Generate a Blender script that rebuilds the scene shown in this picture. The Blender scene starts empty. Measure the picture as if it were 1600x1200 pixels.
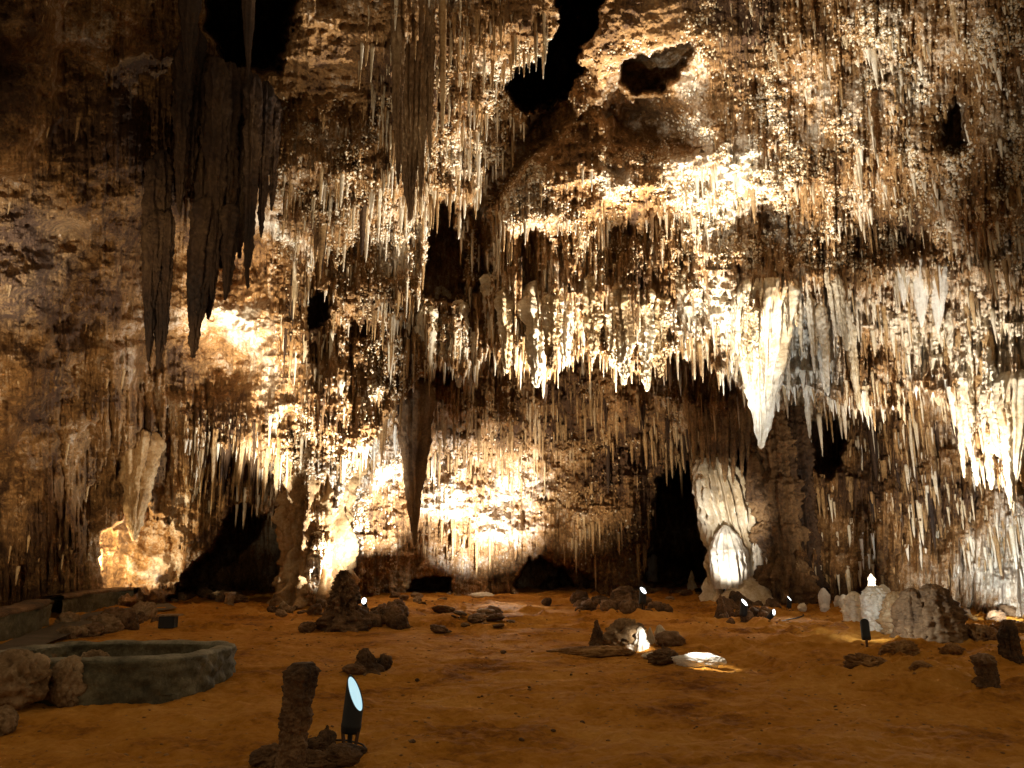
import bpy, bmesh, math, random
import numpy as np

random.seed(7)
rng = np.random.default_rng(11)
scene = bpy.context.scene
COL = scene.collection

# ------------------------------------------------------------------ camera
F = 1209.0                       # focal length in pixels of a 1600 px wide picture
PITCH = math.radians(13.5)
CH = 1.5                         # eye height above the cave floor
ca, sa = math.cos(PITCH), math.sin(PITCH)
cam_data = bpy.data.cameras.new('camera')
cam_data.sensor_width = 36.0
cam_data.lens = F / 1600.0 * 36.0
cam_data.clip_start = 0.05
cam_data.clip_end = 500
cam = bpy.data.objects.new('camera', cam_data)
cam.location = (0, 0, CH)
cam.rotation_euler = (math.radians(90) + PITCH, 0, 0)
COL.objects.link(cam)
scene.camera = cam


def pt(x, y, Y):
    """world point seen at photo pixel (x, y) at a forward distance Y (arrays allowed)"""
    x = np.asarray(x, float); y = np.asarray(y, float); Y = np.asarray(Y, float)
    dx = x - 800.0; dy = 600.0 - y
    wy = F * ca - dy * sa
    wz = F * sa + dy * ca
    k = Y / wy
    return np.stack(np.broadcast_arrays(dx * k, Y, CH + wz * k), -1)


def floor_z(X, Y):
    X = np.asarray(X, float); Y = np.asarray(Y, float)
    return np.clip((Y - 8) * 0.027, 0, None) + 0.07 * np.exp(-(((X - 8.5) / 3.0) ** 2 + ((Y - 14.5) / 3.0) ** 2)) * 2


def on_floor(x, y):
    """floor point under a photo pixel"""
    Y = 10.0
    for _ in range(40):
        dy = 600.0 - y
        wy = F * ca - dy * sa; wz = F * sa + dy * ca
        X = (x - 800.0) / wy * Y
        h = CH - float(floor_z(X, Y))
        Y = 0.5 * Y + 0.5 * h * wy / max(-wz, 1.0)
    return X, Y, float(floor_z(X, Y))


def px2m(Y):
    return Y / F


# ------------------------------------------------------------------ noise
def _hash(ix, iy, iz=None, seed=0):
    h = ix.astype(np.uint32) * np.uint32(374761393) + iy.astype(np.uint32) * np.uint32(668265263) + np.uint32((seed * 974634211 + 12345) & 0xffffffff)
    if iz is not None:
        h = h + iz.astype(np.uint32) * np.uint32(2147483647 - 1013)
    h = (h ^ (h >> np.uint32(13))) * np.uint32(1274126177)
    h = h ^ (h >> np.uint32(16))
    h = h * np.uint32(2246822519)
    h = h ^ (h >> np.uint32(15))
    return (h & np.uint32(0xffffff)).astype(np.float32) / np.float32(0xffffff)


def vnoise2(x, y, seed=0):
    x = np.asarray(x, np.float32) + 1000; y = np.asarray(y, np.float32) + 1000
    ix = np.floor(x).astype(np.int32); iy = np.floor(y).astype(np.int32)
    fx = x - ix; fy = y - iy
    fx = fx * fx * fx * (fx * (fx * 6 - 15) + 10); fy = fy * fy * fy * (fy * (fy * 6 - 15) + 10)
    a = _hash(ix, iy, None, seed); b = _hash(ix + 1, iy, None, seed)
    c = _hash(ix, iy + 1, None, seed); d = _hash(ix + 1, iy + 1, None, seed)
    return (a + (b - a) * fx) * (1 - fy) + (c + (d - c) * fx) * fy


def fbm2(x, y, octv=4, seed=0, rough=0.5):
    t = 0; amp = 1; tot = 0
    for o in range(octv):
        s = 2.03 ** o
        t = t + amp * (vnoise2(x * s + 17.3 * o, y * s - 9.1 * o, seed + o) - 0.5)
        tot += amp; amp *= rough
    return t / tot * 2      # about -1..1


def ridge2(x, y, octv=4, seed=0):
    t = 0; amp = 1; tot = 0
    for o in range(octv):
        s = 2.07 ** o
        n = 1 - np.abs(vnoise2(x * s + 31.7 * o, y * s + 5.7 * o, seed + o) * 2 - 1)
        t = t + amp * n * n; tot += amp; amp *= 0.55
    return t / tot


def worley2(x, y, seed=0):
    x = np.asarray(x, np.float32) + 1000; y = np.asarray(y, np.float32) + 1000
    ix = np.floor(x).astype(np.int32); iy = np.floor(y).astype(np.int32)
    best = np.full(x.shape, 9, np.float32); cid = np.zeros(x.shape, np.float32)
    for oy in (-1, 0, 1):
        for ox in (-1, 0, 1):
            cx = ix + ox; cy = iy + oy
            px = cx + 0.1 + 0.8 * _hash(cx, cy, None, seed); py = cy + 0.1 + 0.8 * _hash(cx, cy, None, seed + 71)
            d = (px - x) ** 2 + (py - y) ** 2
            m = d < best
            best = np.where(m, d, best); cid = np.where(m, _hash(cx, cy, None, seed + 133), cid)
    return np.sqrt(best), cid


def vnoise3(p, seed=0):
    p = np.asarray(p, np.float32) + 500
    i = np.floor(p).astype(np.int32); f = p - i
    f = f * f * (3 - 2 * f)
    r = 0
    for dz in (0, 1):
        for dy in (0, 1):
            for dx in (0, 1):
                w = (f[..., 0] if dx else 1 - f[..., 0]) * (f[..., 1] if dy else 1 - f[..., 1]) * (f[..., 2] if dz else 1 - f[..., 2])
                r = r + w * _hash(i[..., 0] + dx, i[..., 1] + dy, i[..., 2] + dz, seed)
    return r


_RM = np.array([[0.36, 0.48, -0.8], [-0.8, 0.6, 0.0], [0.48, 0.64, 0.6]], np.float32)


def fbm3(p, octv=4, seed=0, rough=0.5):
    t = 0; amp = 1; tot = 0
    p = np.asarray(p, np.float32)
    for o in range(octv):
        p = p @ _RM
        t = t + amp * (vnoise3(p * 2.03 ** o + 7.7 * o, seed + o) - 0.5); tot += amp; amp *= rough
    return t / tot * 2


def sstep(a, b, v):
    t = np.clip((v - a) / (b - a), 0, 1)
    return t * t * (3 - 2 * t)


# ------------------------------------------------------------------ objects
def link_mesh(name, verts, quads, mat, parent=None, smooth=True, tris=None, attr=None):
    me = bpy.data.meshes.new(name)
    verts = np.asarray(verts, np.float32).reshape(-1, 3)
    q = np.asarray(quads, np.int32).reshape(-1, 4) if quads is not None and len(quads) else np.zeros((0, 4), np.int32)
    t = np.asarray(tris, np.int32).reshape(-1, 3) if tris is not None and len(tris) else np.zeros((0, 3), np.int32)
    me.vertices.add(len(verts)); me.vertices.foreach_set('co', verts.ravel())
    nl = q.size + t.size
    me.loops.add(nl); me.loops.foreach_set('vertex_index', np.concatenate([q.ravel(), t.ravel()]))
    me.polygons.add(len(q) + len(t))
    st = np.concatenate([np.arange(len(q)) * 4, q.size + np.arange(len(t)) * 3]).astype(np.int32)
    me.polygons.foreach_set('loop_start', st)
    me.update(calc_edges=True)
    if smooth:
        me.polygons.foreach_set('use_smooth', np.ones(len(q) + len(t), bool))
    if attr is not None:
        a = me.attributes.new('calcite', 'FLOAT', 'POINT')
        a.data.foreach_set('value', np.asarray(attr, np.float32).ravel())
    me.validate(verbose=False)
    me.materials.append(mat)
    o = bpy.data.objects.new(name, me)
    if parent is not None:
        o.parent = parent
    COL.objects.link(o)
    return o


def empty(name, loc, rz=0.0):
    o = bpy.data.objects.new(name, None); COL.objects.link(o)
    o.location = loc; o.rotation_euler = (0, 0, rz); o.empty_display_size = 0.2
    return o


def tag(o, label, cat, group=None, kind=None):
    o['label'] = label; o['category'] = cat
    if group: o['group'] = group
    if kind: o['kind'] = kind
    return o


def grid_quads(nv, nu, wrap=False):
    idx = np.arange(nv * nu).reshape(nv, nu)
    if wrap:
        nxt = np.roll(idx, -1, 1)
        a = idx[:-1]; b = nxt[:-1]; c = nxt[1:]; d = idx[1:]
    else:
        a = idx[:-1, :-1]; b = idx[:-1, 1:]; c = idx[1:, 1:]; d = idx[1:, :-1]
    return np.stack([a, b, c, d], -1).reshape(-1, 4)


# ------------------------------------------------------------------ materials
def rock_mat(name, c_dark, c_mid, c_pale, pale=0.5, use_attr=False, mott=0.45, bump=0.05, streak=0.5, fine=12.0, rough=0.75):
    m = bpy.data.materials.new(name); m.use_nodes = True
    nt = m.node_tree; N = nt.nodes; L = nt.links
    bs = N['Principled BSDF']
    bs.inputs['Roughness'].default_value = rough
    bs.inputs['Specular IOR Level'].default_value = 0.35
    geo = N.new('ShaderNodeNewGeometry')

    def noise(scale, detail, vec=None, r=0.6):
        n = N.new('ShaderNodeTexNoise'); n.inputs['Scale'].default_value = scale
        n.inputs['Detail'].default_value = detail; n.inputs['Roughness'].default_value = r
        L.new(vec if vec is not None else geo.outputs['Position'], n.inputs['Vector'])
        return n.outputs['Fac']

    def math_(op, a, b, clamp=False):
        n = N.new('ShaderNodeMath'); n.operation = op; n.use_clamp = clamp
        for k, v in enumerate((a, b)):
            if isinstance(v, (int, float)): n.inputs[k].default_value = v
            else: L.new(v, n.inputs[k])
        return n.outputs[0]
    mp = N.new('ShaderNodeMapping'); mp.inputs['Scale'].default_value = (1, 1, 0.12)
    L.new(geo.outputs['Position'], mp.inputs['Vector'])
    big = noise(mott, 5)
    strk = noise(3.0, 4, mp.outputs[0])
    fn = noise(fine, 6, None, 0.7)
    v = math_('ADD', math_('MULTIPLY', math_('SUBTRACT', big, 0.5), 1.7), pale)
    v = math_('ADD', v, math_('MULTIPLY', math_('SUBTRACT', strk, 0.5), streak * 1.5))
    v = math_('ADD', v, math_('MULTIPLY', math_('SUBTRACT', fn, 0.5), 0.9))
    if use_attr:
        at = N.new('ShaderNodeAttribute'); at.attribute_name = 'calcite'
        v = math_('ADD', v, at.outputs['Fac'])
    rp = N.new('ShaderNodeValToRGB'); cr = rp.color_ramp
    cr.elements[0].position = 0.12; cr.elements[0].color = (*c_dark, 1)
    cr.elements[1].position = 0.9; cr.elements[1].color = (*c_pale, 1)
    e = cr.elements.new(0.45); e.color = (*c_mid, 1)
    L.new(v, rp.inputs[0]); L.new(rp.outputs[0], bs.inputs['Base Color'])
    b1 = noise(fine * 1.1, 8, None, 0.7)
    vo = N.new('ShaderNodeTexVoronoi'); vo.inputs['Scale'].default_value = fine * 0.7
    L.new(geo.outputs['Position'], vo.inputs['Vector'])
    bh = math_('SUBTRACT', b1, math_('MULTIPLY', vo.outputs['Distance'], 0.35))
    bp = N.new('ShaderNodeBump'); bp.inputs['Strength'].default_value = 0.9; bp.inputs['Distance'].default_value = bump
    L.new(bh, bp.inputs['Height']); L.new(bp.outputs[0], bs.inputs['Normal'])
    return m


DK = (0.075, 0.033, 0.011); OC = (0.31, 0.16, 0.05); CR = (0.75, 0.66, 0.51)
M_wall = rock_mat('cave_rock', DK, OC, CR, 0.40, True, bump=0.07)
M_pale = rock_mat('pale_calcite', (0.24, 0.15, 0.07), (0.52, 0.40, 0.24), (0.78, 0.71, 0.57), 0.62, bump=0.03)
M_white = rock_mat('white_calcite', (0.42, 0.36, 0.27), (0.66, 0.60, 0.50), (0.82, 0.79, 0.72), 0.6, bump=0.02, fine=16)
M_wallp = rock_mat('mottled_calcite', (0.12, 0.06, 0.02), (0.46, 0.32, 0.16), CR, 0.5, bump=0.04)
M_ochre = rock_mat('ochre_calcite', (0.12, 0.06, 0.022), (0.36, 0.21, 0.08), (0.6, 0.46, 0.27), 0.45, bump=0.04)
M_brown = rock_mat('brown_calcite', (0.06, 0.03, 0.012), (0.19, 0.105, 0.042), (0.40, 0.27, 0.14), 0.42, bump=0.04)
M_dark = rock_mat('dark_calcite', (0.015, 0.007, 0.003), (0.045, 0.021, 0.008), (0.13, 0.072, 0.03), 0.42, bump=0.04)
M_stone = rock_mat('floor_stone', (0.035, 0.018, 0.007), (0.13, 0.066, 0.024), (0.30, 0.18, 0.085), 0.42, mott=2.0, bump=0.03, fine=22, streak=0.1)
M_stonep = rock_mat('pale_floor_stone', (0.07, 0.04, 0.016), (0.22, 0.13, 0.055), (0.45, 0.32, 0.18), 0.5, mott=2.0, bump=0.03, fine=22, streak=0.1)
M_crust = rock_mat('crusted_dirt', (0.08, 0.032, 0.007), (0.22, 0.10, 0.022), (0.40, 0.23, 0.08), 0.5, mott=2.0, bump=0.04, fine=16, streak=0.0)
M_mason = rock_mat('mortared_stone', (0.035, 0.03, 0.016), (0.10, 0.085, 0.045), (0.22, 0.19, 0.11), 0.45, mott=2.5, bump=0.03, fine=18, streak=0.1)
M_floor = rock_mat('cave_dirt', (0.14, 0.046, 0.006), (0.40, 0.168, 0.019), (0.56, 0.28, 0.06), 0.5, mott=0.7, bump=0.05, fine=9, streak=0.0, rough=0.85)


M_floor.node_tree.nodes['Principled BSDF'].inputs['Specular IOR Level'].default_value = 0.08


def plain(name, col, rough=0.5, metal=0.0, emit=None, es=0):
    m = bpy.data.materials.new(name); m.use_nodes = True
    b = m.node_tree.nodes['Principled BSDF']
    b.inputs['Base Color'].default_value = (*col, 1); b.inputs['Roughness'].default_value = rough; b.inputs['Metallic'].default_value = metal
    nz = m.node_tree.nodes.new('ShaderNodeTexNoise'); nz.inputs['Scale'].default_value = 60
    mr = m.node_tree.nodes.new('ShaderNodeMapRange'); mr.inputs[3].default_value = rough * 0.7; mr.inputs[4].default_value = min(1, rough * 1.3)
    m.node_tree.links.new(nz.outputs['Fac'], mr.inputs[0]); m.node_tree.links.new(mr.outputs[0], b.inputs['Roughness'])
    if emit:
        b.inputs['Emission Color'].default_value = (*emit, 1); b.inputs['Emission Strength'].default_value = es
    return m


M_black = plain('black_metal', (0.008, 0.008, 0.008), 0.7, 0.0)
M_bracket = plain('brown_bracket', (0.10, 0.05, 0.025), 0.6, 0.4)
M_lens = plain('lit_lens', (0.5, 0.55, 0.55), 0.2, 0, (0.50, 0.86, 1.0), 0.42)
M_lensw = plain('lit_lens_white', (0.8, 0.85, 0.85), 0.2, 0, (0.9, 0.97, 1.0), 2.0)

# ------------------------------------------------------------------ the cave wall and ceiling: one rock shell
# control points: photo pixel -> forward distance in metres
UP = [(-260, -200, 10), (200, -200, 13.5), (800, -200, 14), (1400, -200, 13), (1860, -200, 10),
      (-260, 0, 12), (0, 0, 14), (200, 0, 16.5), (300, 30, 19), (400, 40, 20), (340, 160, 18.6), (380, 260, 19.6), (330, 300, 20.5), (470, 20, 18), (600, 0, 17), (800, 0, 17), (1000, 0, 17), (1200, 0, 16), (1400, 0, 15), (1600, 0, 13.5), (1860, 0, 11),
      (-260, 200, 13), (0, 200, 15.5), (150, 200, 18), (260, 200, 21), (450, 200, 20), (600, 200, 20), (800, 200, 20.5), (1000, 200, 19.5), (1200, 200, 18.5), (1400, 200, 17.5), (1600, 200, 15.5), (1860, 200, 13),
      (-260, 420, 14), (0, 420, 17), (150, 420, 20), (260, 420, 24), (350, 420, 26.5), (420, 420, 25.5), (480, 420, 23.5), (600, 420, 23.5), (700, 420, 23.5), (850, 420, 22), (1000, 420, 21.3), (1200, 420, 20.5), (1400, 420, 20), (1600, 420, 17.5), (1860, 420, 14.5),
      (-260, 600, 15), (0, 600, 18.5), (150, 600, 21.5), (260, 600, 25), (350, 580, 27), (430, 600, 25.5), (500, 600, 24.5), (600, 600, 24.8), (700, 560, 24), (850, 580, 23), (1000, 580, 22.5), (1200, 580, 21.5), (1400, 580, 21), (1600, 600, 18.8), (1860, 600, 15.5),
      (1600, 760, 19.5), (1860, 900, 16.5), (0, 780, 20), (200, 780, 24), (300, 780, 26), (430, 780, 25.5), (500, 780, 25.2), (1200, 760, 22.5)]
LO = [(-260, 420, 14), (0, 420, 17), (150, 420, 20), (260, 420, 24), (350, 420, 26.5), (480, 420, 24),
      (-260, 600, 15), (0, 600, 18.5), (150, 600, 21.5), (260, 600, 25), (350, 580, 27), (430, 600, 26), (520, 600, 25.5), (640, 600, 26.8), (800, 600, 27.5), (1000, 600, 27.3), (1150, 600, 26), (1300, 620, 26.5), (1450, 620, 24), (1600, 620, 21), (1860, 620, 17),
      (-260, 760, 16), (0, 760, 19.5), (140, 740, 22), (220, 740, 25.5), (320, 760, 27), (430, 760, 27), (520, 760, 27), (640, 760, 29.8), (800, 760, 30.5), (950, 760, 29.8), (1050, 760, 31), (1150, 760, 28.5), (1300, 760, 27), (1450, 760, 25), (1600, 760, 22), (1860, 760, 17.5),
      (-260, 940, 16.5), (0, 940, 20.5), (110, 925, 23), (160, 925, 29), (230, 925, 31), (330, 930, 33), (430, 940, 32), (520, 930, 30.5), (640, 925, 31), (800, 925, 31), (950, 925, 30.5), (1050, 920, 34), (1150, 920, 28.5), (1300, 945, 26.5), (1450, 950, 24), (1600, 950, 21), (1860, 950, 17.5)]


def shepard(ctrl, X, Y, p=3.2):
    num = np.zeros(X.shape); den = np.zeros(X.shape)
    for x, y, v in ctrl:
        w = 1.0 / (((X - x) ** 2 + (Y - y) ** 2 + 900.0) ** (p / 2))
        num += w * v; den += w
    return num / den


def upsample(C, cx, cy, X, Y, step):
    fx = (X - cx) / step; fy = (Y - cy) / step
    ix = np.clip(fx.astype(int), 0, C.shape[1] - 2); iy = np.clip(fy.astype(int), 0, C.shape[0] - 2)
    tx = fx - ix; ty = fy - iy
    return ((C[iy, ix] * (1 - tx) + C[iy, ix + 1] * tx) * (1 - ty) + (C[iy + 1, ix] * (1 - tx) + C[iy + 1, ix + 1] * tx) * ty).astype(np.float32)


X0, X1, Y0, Y1, ST = -260.0, 1860.0, -200.0, 975.0, 1.3
gx = np.arange(X0, X1 + ST, ST); gy = np.arange(Y0, Y1 + ST, ST)
GX, GY = np.meshgrid(gx, gy)
GX = GX.astype(np.float32); GY = GY.astype(np.float32)
cs = 20.0
cgx, cgy = np.meshgrid(np.arange(X0 - cs, X1 + 3 * cs, cs), np.arange(Y0 - cs, Y1 + 3 * cs, cs))


def field(ctrl, p=3.2):
    return upsample(shepard(ctrl, cgx, cgy, p), X0 - cs, Y0 - cs, GX, GY, cs)


DU = field(UP); DL = field(LO)
EDGE = [(-260, 1400), (440, 1200), (520, 800), (560, 720), (600, 660), (640, 610), (655, 585), (672, 575), (700, 560), (720, 588), (745, 570), (770, 540), (790, 565), (830, 575), (850, 592), (880, 560),
        (930, 545), (970, 572), (1010, 582), (1040, 552), (1080, 540), (1110, 560), (1150, 600), (1240, 600), (1290, 615), (1330, 632), (1400, 630), (1440, 600), (1480, 620), (1505, 690), (1530, 715), (1560, 740),
        (1600, 790), (1700, 880), (1860, 960)]
ex, ey = np.array(EDGE, float).T
WX = GX + 14 * fbm2(GX / 40, GY / 40, 3, 5)
WY = GY + 14 * fbm2(GX / 40, GY / 40, 3, 9)
YE = np.interp(GX, ex, ey).astype(np.float32)
# ragged fringe: pointed teeth along the hanging edge
cell = np.floor(GX / 9.0).astype(np.int32)
tt = np.abs(GX / 9.0 - cell - 0.5) * 2
YE = YE + (1 - tt) * 16 * _hash(cell, cell * 0, None, 3) + 10 * (vnoise2(GX / 22, GX * 0, 4) - 0.5)
DEP = DU + (DL - DU) * sstep(-2, 9, GY - YE)


def poly_sdf(poly, X, Y):
    d = np.full(X.shape, 1e9, np.float32); inside = np.zeros(X.shape, bool)
    n = len(poly)
    for i in range(n):
        ax, ay = poly[i]; bx, by = poly[(i + 1) % n]
        vx, vy = bx - ax, by - ay
        t = np.clip(((X - ax) * vx + (Y - ay) * vy) / (vx * vx + vy * vy), 0, 1)
        d = np.minimum(d, np.hypot(X - ax - t * vx, Y - ay - t * vy))
        c = ((ay > Y) != (by > Y))
        with np.errstate(divide='ignore', invalid='ignore'):
            xi = ax + (Y - ay) * vx / (vy if vy else 1e-6)
        inside ^= c & (X < xi)
    return np.where(inside, -d, d)


HOLES = [  # polygon, extra depth, edge softness (px)
    ([(262, 935), (300, 890), (335, 845), (372, 795), (400, 788), (440, 800), (445, 935), (420, 990), (280, 990)], 8.0, 10),
    ([(1010, 905), (1012, 860), (1025, 790), (1030, 735), (1060, 722), (1085, 740), (1097, 800), (1112, 850), (1112, 912), (1060, 930)], 9.0, 8),
    ([(672, 325), (690, 318), (706, 325), (712, 350), (726, 380), (730, 462), (700, 466), (655, 462), (655, 440), (668, 400), (676, 360)], 3.4, 9),
    ([(880, -30), (945, -30), (928, 50), (905, 110), (880, 150), (835, 170), (800, 165), (790, 140), (815, 110), (850, 92), (868, 60)], 16.0, 12),
    ([(962, 125), (968, 100), (1000, 88), (1050, 68), (1085, 65), (1092, 78), (1072, 108), (1035, 140), (985, 148)], 3.6, 11),  # shade above a ledge, shaped as a dent
    ([(940, 180), (1000, 160), (1080, 190), (1100, 235), (1020, 258), (960, 235)], 2.2, 34),  # soft dent shaped for a brown shadow patch
    ([(490, 470), (498, 456), (510, 470), (508, 515), (492, 520)], 3.0, 3),
    ([(1262, 660), (1290, 645), (1325, 668), (1318, 720), (1295, 748), (1262, 722)], 5.0, 8),
    ([(335, -60), (470, -60), (455, 40), (430, 110), (400, 115), (345, 108), (330, 40)], 14.0, 22),
    ([(870, 140), (905, 185), (825, 250), (778, 330), (765, 455), (738, 450), (735, 330), (780, 230)], 1.7, 16),
    ([(1520, 728), (1552, 722), (1560, 752), (1525, 760)], 3.0, 5),
    ([(638, 922), (650, 908), (675, 903), (705, 910), (712, 930), (640, 935)], 4.0, 4),
    ([(800, 920), (812, 890), (832, 872), (858, 870), (885, 892), (905, 925), (850, 940)], 4.0, 6),
    ([(1470, 180), (1492, 145), (1510, 170), (1505, 240), (1470, 230)], 1.6, 12),
    ([(1180, 340), (1215, 330), (1225, 352), (1190, 358)], 0.9, 8),
    ([(152, 905), (160, 830), (200, 805), (250, 808), (290, 850), (300, 900), (250, 928), (155, 928)], 1.5, 8),
    ([(845, 905), (900, 880), (935, 905), (930, 925), (850, 930)], 2.0, 6),
]
HOLEMASK = np.zeros(GX.shape, np.float32)
for poly, dep, soft in HOLES:
    pa = np.array(poly)
    x0, y0 = pa.min(0) - 40; x1, y1 = pa.max(0) + 40
    i0, i1 = np.searchsorted(gy, [y0, y1]); j0, j1 = np.searchsorted(gx, [x0, x1])
    s = (slice(i0, i1), slice(j0, j1))
    wx2 = 7 * fbm2(GX[s] / 11, GY[s] / 11, 3, 15); wy2 = 9 * fbm2(GX[s] / 11, GY[s] / 14, 3, 16)
    sd = poly_sdf(poly, WX[s] + wx2, WY[s] + wy2)
    m = sstep(soft * 0.5, -soft, sd)
    DEP[s] += m * dep
    HOLEMASK[s] = np.maximum(HOLEMASK[s], m)
BULGES = [  # x, y, rx, ry, metres toward the room
    (520, 760, 90, 220, 1.3), (640, 500, 60, 120, 0.8), (1235, 800, 45, 150, 1.6), (1330, 860, 70, 90, 1.0), (1190, 520, 45, 90, 1.0), (1465, 600, 40, 40, 0.8), (900, 860, 60, 70, 0.8),
    (1380, 230, 120, 110, 0.8), (850, 300, 60, 60, 0.7), (75, 840, 70, 110, 0.9), (640, 160, 40, 160, 0.9), (500, 620, 60, 180, 0.8), (560, 330, 90, 90, 0.7), (320, 690, 120, 50, 0.25), (1570, 640, 60, 90, 0.6),
    (1400, 425, 190, 34, 0.9), (480, 350, 90, 32, 1.2), (1545, 330, 80, 45, 1.6), (1090, 245, 90, 34, 0.6), (960, 300, 80, 40, 1.0), (740, 150, 50, 70, 1.0), (700, 300, 60, 30, 0.9), (1250, 285, 110, 26, 0.3), (850, 345, 70, 22, 0.8), (590, 455, 80, 30, .8), (110, 330, 90, 40, 1.0), (60, 560, 90, 50, .9)]  # ledges added to cast shade on the dim zones above them
for x, y, rx, ry, a in BULGES:
    DEP -= (a * np.exp(-(((WX - x) / rx) ** 2 + ((WY - y) / ry) ** 2) * 1.1)).astype(np.float32)

# texture regimes
W_str = field([(0, 100, .1), (100, 400, .12), (0, 700, .15), (80, 870, .8), (230, 120, .3), (300, 200, .9), (340, 500, .0), (400, 550, .1), (330, 720, .9), (210, 860, 0), (420, 700, .9), (440, 420, .7), (470, 620, .9), (520, 100, .05), (560, 330, .7), (640, 150, 1), (600, 520, .9), (640, 640, .8),
               (760, 120, .4), (880, 250, .3), (950, 100, .05), (1050, 60, .05), (1000, 220, .1), (850, 420, 1), (1000, 450, 1), (750, 500, 1), (1150, 380, .8), (1200, 120, .7), (1350, 150, .6), (1500, 200, .4), (1280, 400, 1), (1450, 450, .9), (1560, 560, 1), (1300, 560, 1), (850, 680, .45), (1000, 700, .55), (760, 790, .15), (900, 850, .5),
               (700, 880, .4), (560, 880, .5), (1250, 800, .9), (1350, 720, 1), (1450, 800, .9), (1560, 850, 1), (1350, 880, .5)], 3)
W_pop = field([(0, 100, .25), (100, 400, .2), (0, 700, .25), (230, 120, .3), (300, 300, .3), (380, 530, .15), (520, 100, .12), (470, 400, .6), (520, 680, 1), (560, 330, .6), (640, 200, .4), (760, 100, .7), (720, 260, .9), (950, 80, .12), (1040, 60, .12), (1000, 280, .6), (900, 420, .4), (780, 470, .3), (1020, 500, .4), (1150, 300, 1), (1250, 150, 1), (1400, 180, 1.1), (1540, 150, .8), (1300, 300, 1.1), (1150, 400, .8),
               (1450, 400, .5), (1300, 560, .25), (850, 680, .5), (760, 800, .35), (700, 880, .3), (560, 880, .8), (1250, 800, .4), (1450, 800, .4), (230, 860, .3)], 3)
W_left = sstep(330, 200, GX) * (1 - 0.8 * W_str)
W_soft = 1 - 0.8 * np.exp(-(((GX - 370) / 80) ** 2 + ((GY - 530) / 110) ** 2)) - 0.5 * np.exp(-(((GX - 1040) / 120) ** 2 + ((GY - 40) / 80) ** 2))

mpp = DEP / F                       # metres per photo pixel at this depth
V_ = np.clip(W_str, 0, 1)
disp = 1.2 * fbm2(GX / 170, GY / 150, 3, 21) + 0.35 * fbm2(GX / 70, GY / 260, 3, 23) * V_
disp += 0.7 * fbm2(GX / 60, GY / 56, 3, 31) * W_soft * (1 - 0.75 * V_) + 0.5 * fbm2(GX / 38, GY / 170, 3, 33) * V_
rid = ridge2(GX / 75, GY / 60, 4, 41); ridv = ridge2(GX / 44, GY / 190, 4, 43)
disp += (0.55 * (rid - 0.4) * (1 - 0.8 * V_) + 0.45 * (ridv - 0.4) * V_) * W_soft
disp += 0.3 * fbm2(GX / 18, GY / 16, 4, 51, 0.65) * (0.5 + 0.5 * W_soft) * (1 - 0.45 * W_left) * (1 - 0.6 * V_) + 0.2 * fbm2(GX / 13, GY / 46, 4, 53, 0.65) * V_
disp += 0.5 * fbm2(GX / 34, GY / 26, 2, 57) * W_left
# pits of bare limestone
f1, _ = worley2(GX / 26 + 0.4 * fbm2(GX / 30, GY / 30, 2, 8), GY / 18, 61)
disp -= 0.22 * np.clip(0.5 - f1, 0, 1) * (1 - W_str) * 2


def strands(w, L, seed, bend):
    """rows of hanging ribs: each swells downward, ends in a point and gives way to the next one"""
    xw = GX + bend * fbm2(GX / 90, GY / 130, 2, seed) + 0.25 * w * fbm2(GX / 7, GY / 40, 2, seed + 9)
    c = np.floor(xw / w).astype(np.int32)
    fr = (xw / w - c - 0.5) * 2
    Lc = L * (0.6 + 0.9 * _hash(c, c * 0 + 5, None, seed))
    u = GY / Lc + 17 * _hash(c, c * 0 + 9, None, seed)
    k = np.floor(u).astype(np.int32); s = u - k
    r = _hash(c, k, None, seed + 3)
    rad = np.clip(1.05 - s ** 3.5, 0.05, 1) * (0.6 + 0.4 * r)
    prof = np.sqrt(np.clip(1 - (fr / rad) ** 2, 0, 1))
    return prof * (0.55 + 0.45 * s) * (0.45 + 0.75 * r)


st = 0.62 * strands(46, 420, 71, 14) + 0.36 * strands(19, 230, 81, 8) + 0.24 * strands(9, 140, 91, 4) + 0.13 * strands(5.2, 80, 95, 2.5)
disp += (st - 0.4) * W_str * 1.25
f2, id2 = worley2(GX / 15 + 0.3 * fbm2(GX / 9, GY / 9, 2, 2), GY / 13, 101)
f3, id3 = worley2(GX / 7.5, GY / 6.5, 111)
clump = sstep(-0.25, 0.35, fbm2(GX / 55, GY / 65, 3, 121))
pop = 0.26 * np.sqrt(np.clip(1 - (f2 / 0.72) ** 2, 0, 1)) * (0.3 + id2) + 0.15 * np.sqrt(np.clip(1 - (f3 / 0.72) ** 2, 0, 1)) * (0.4 + id3)
disp += pop * W_pop * (0.1 + 1.15 * clump)
disp += 0.06 * fbm2(GX / 5, GY / 5, 2, 131) * (0.5 + 0.8 * W_pop)
fade = 1 - 0.35 * HOLEMASK
DEP = DEP - disp * fade * (DEP / 24.0)
WALL = pt(GX, GY, DEP)
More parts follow.
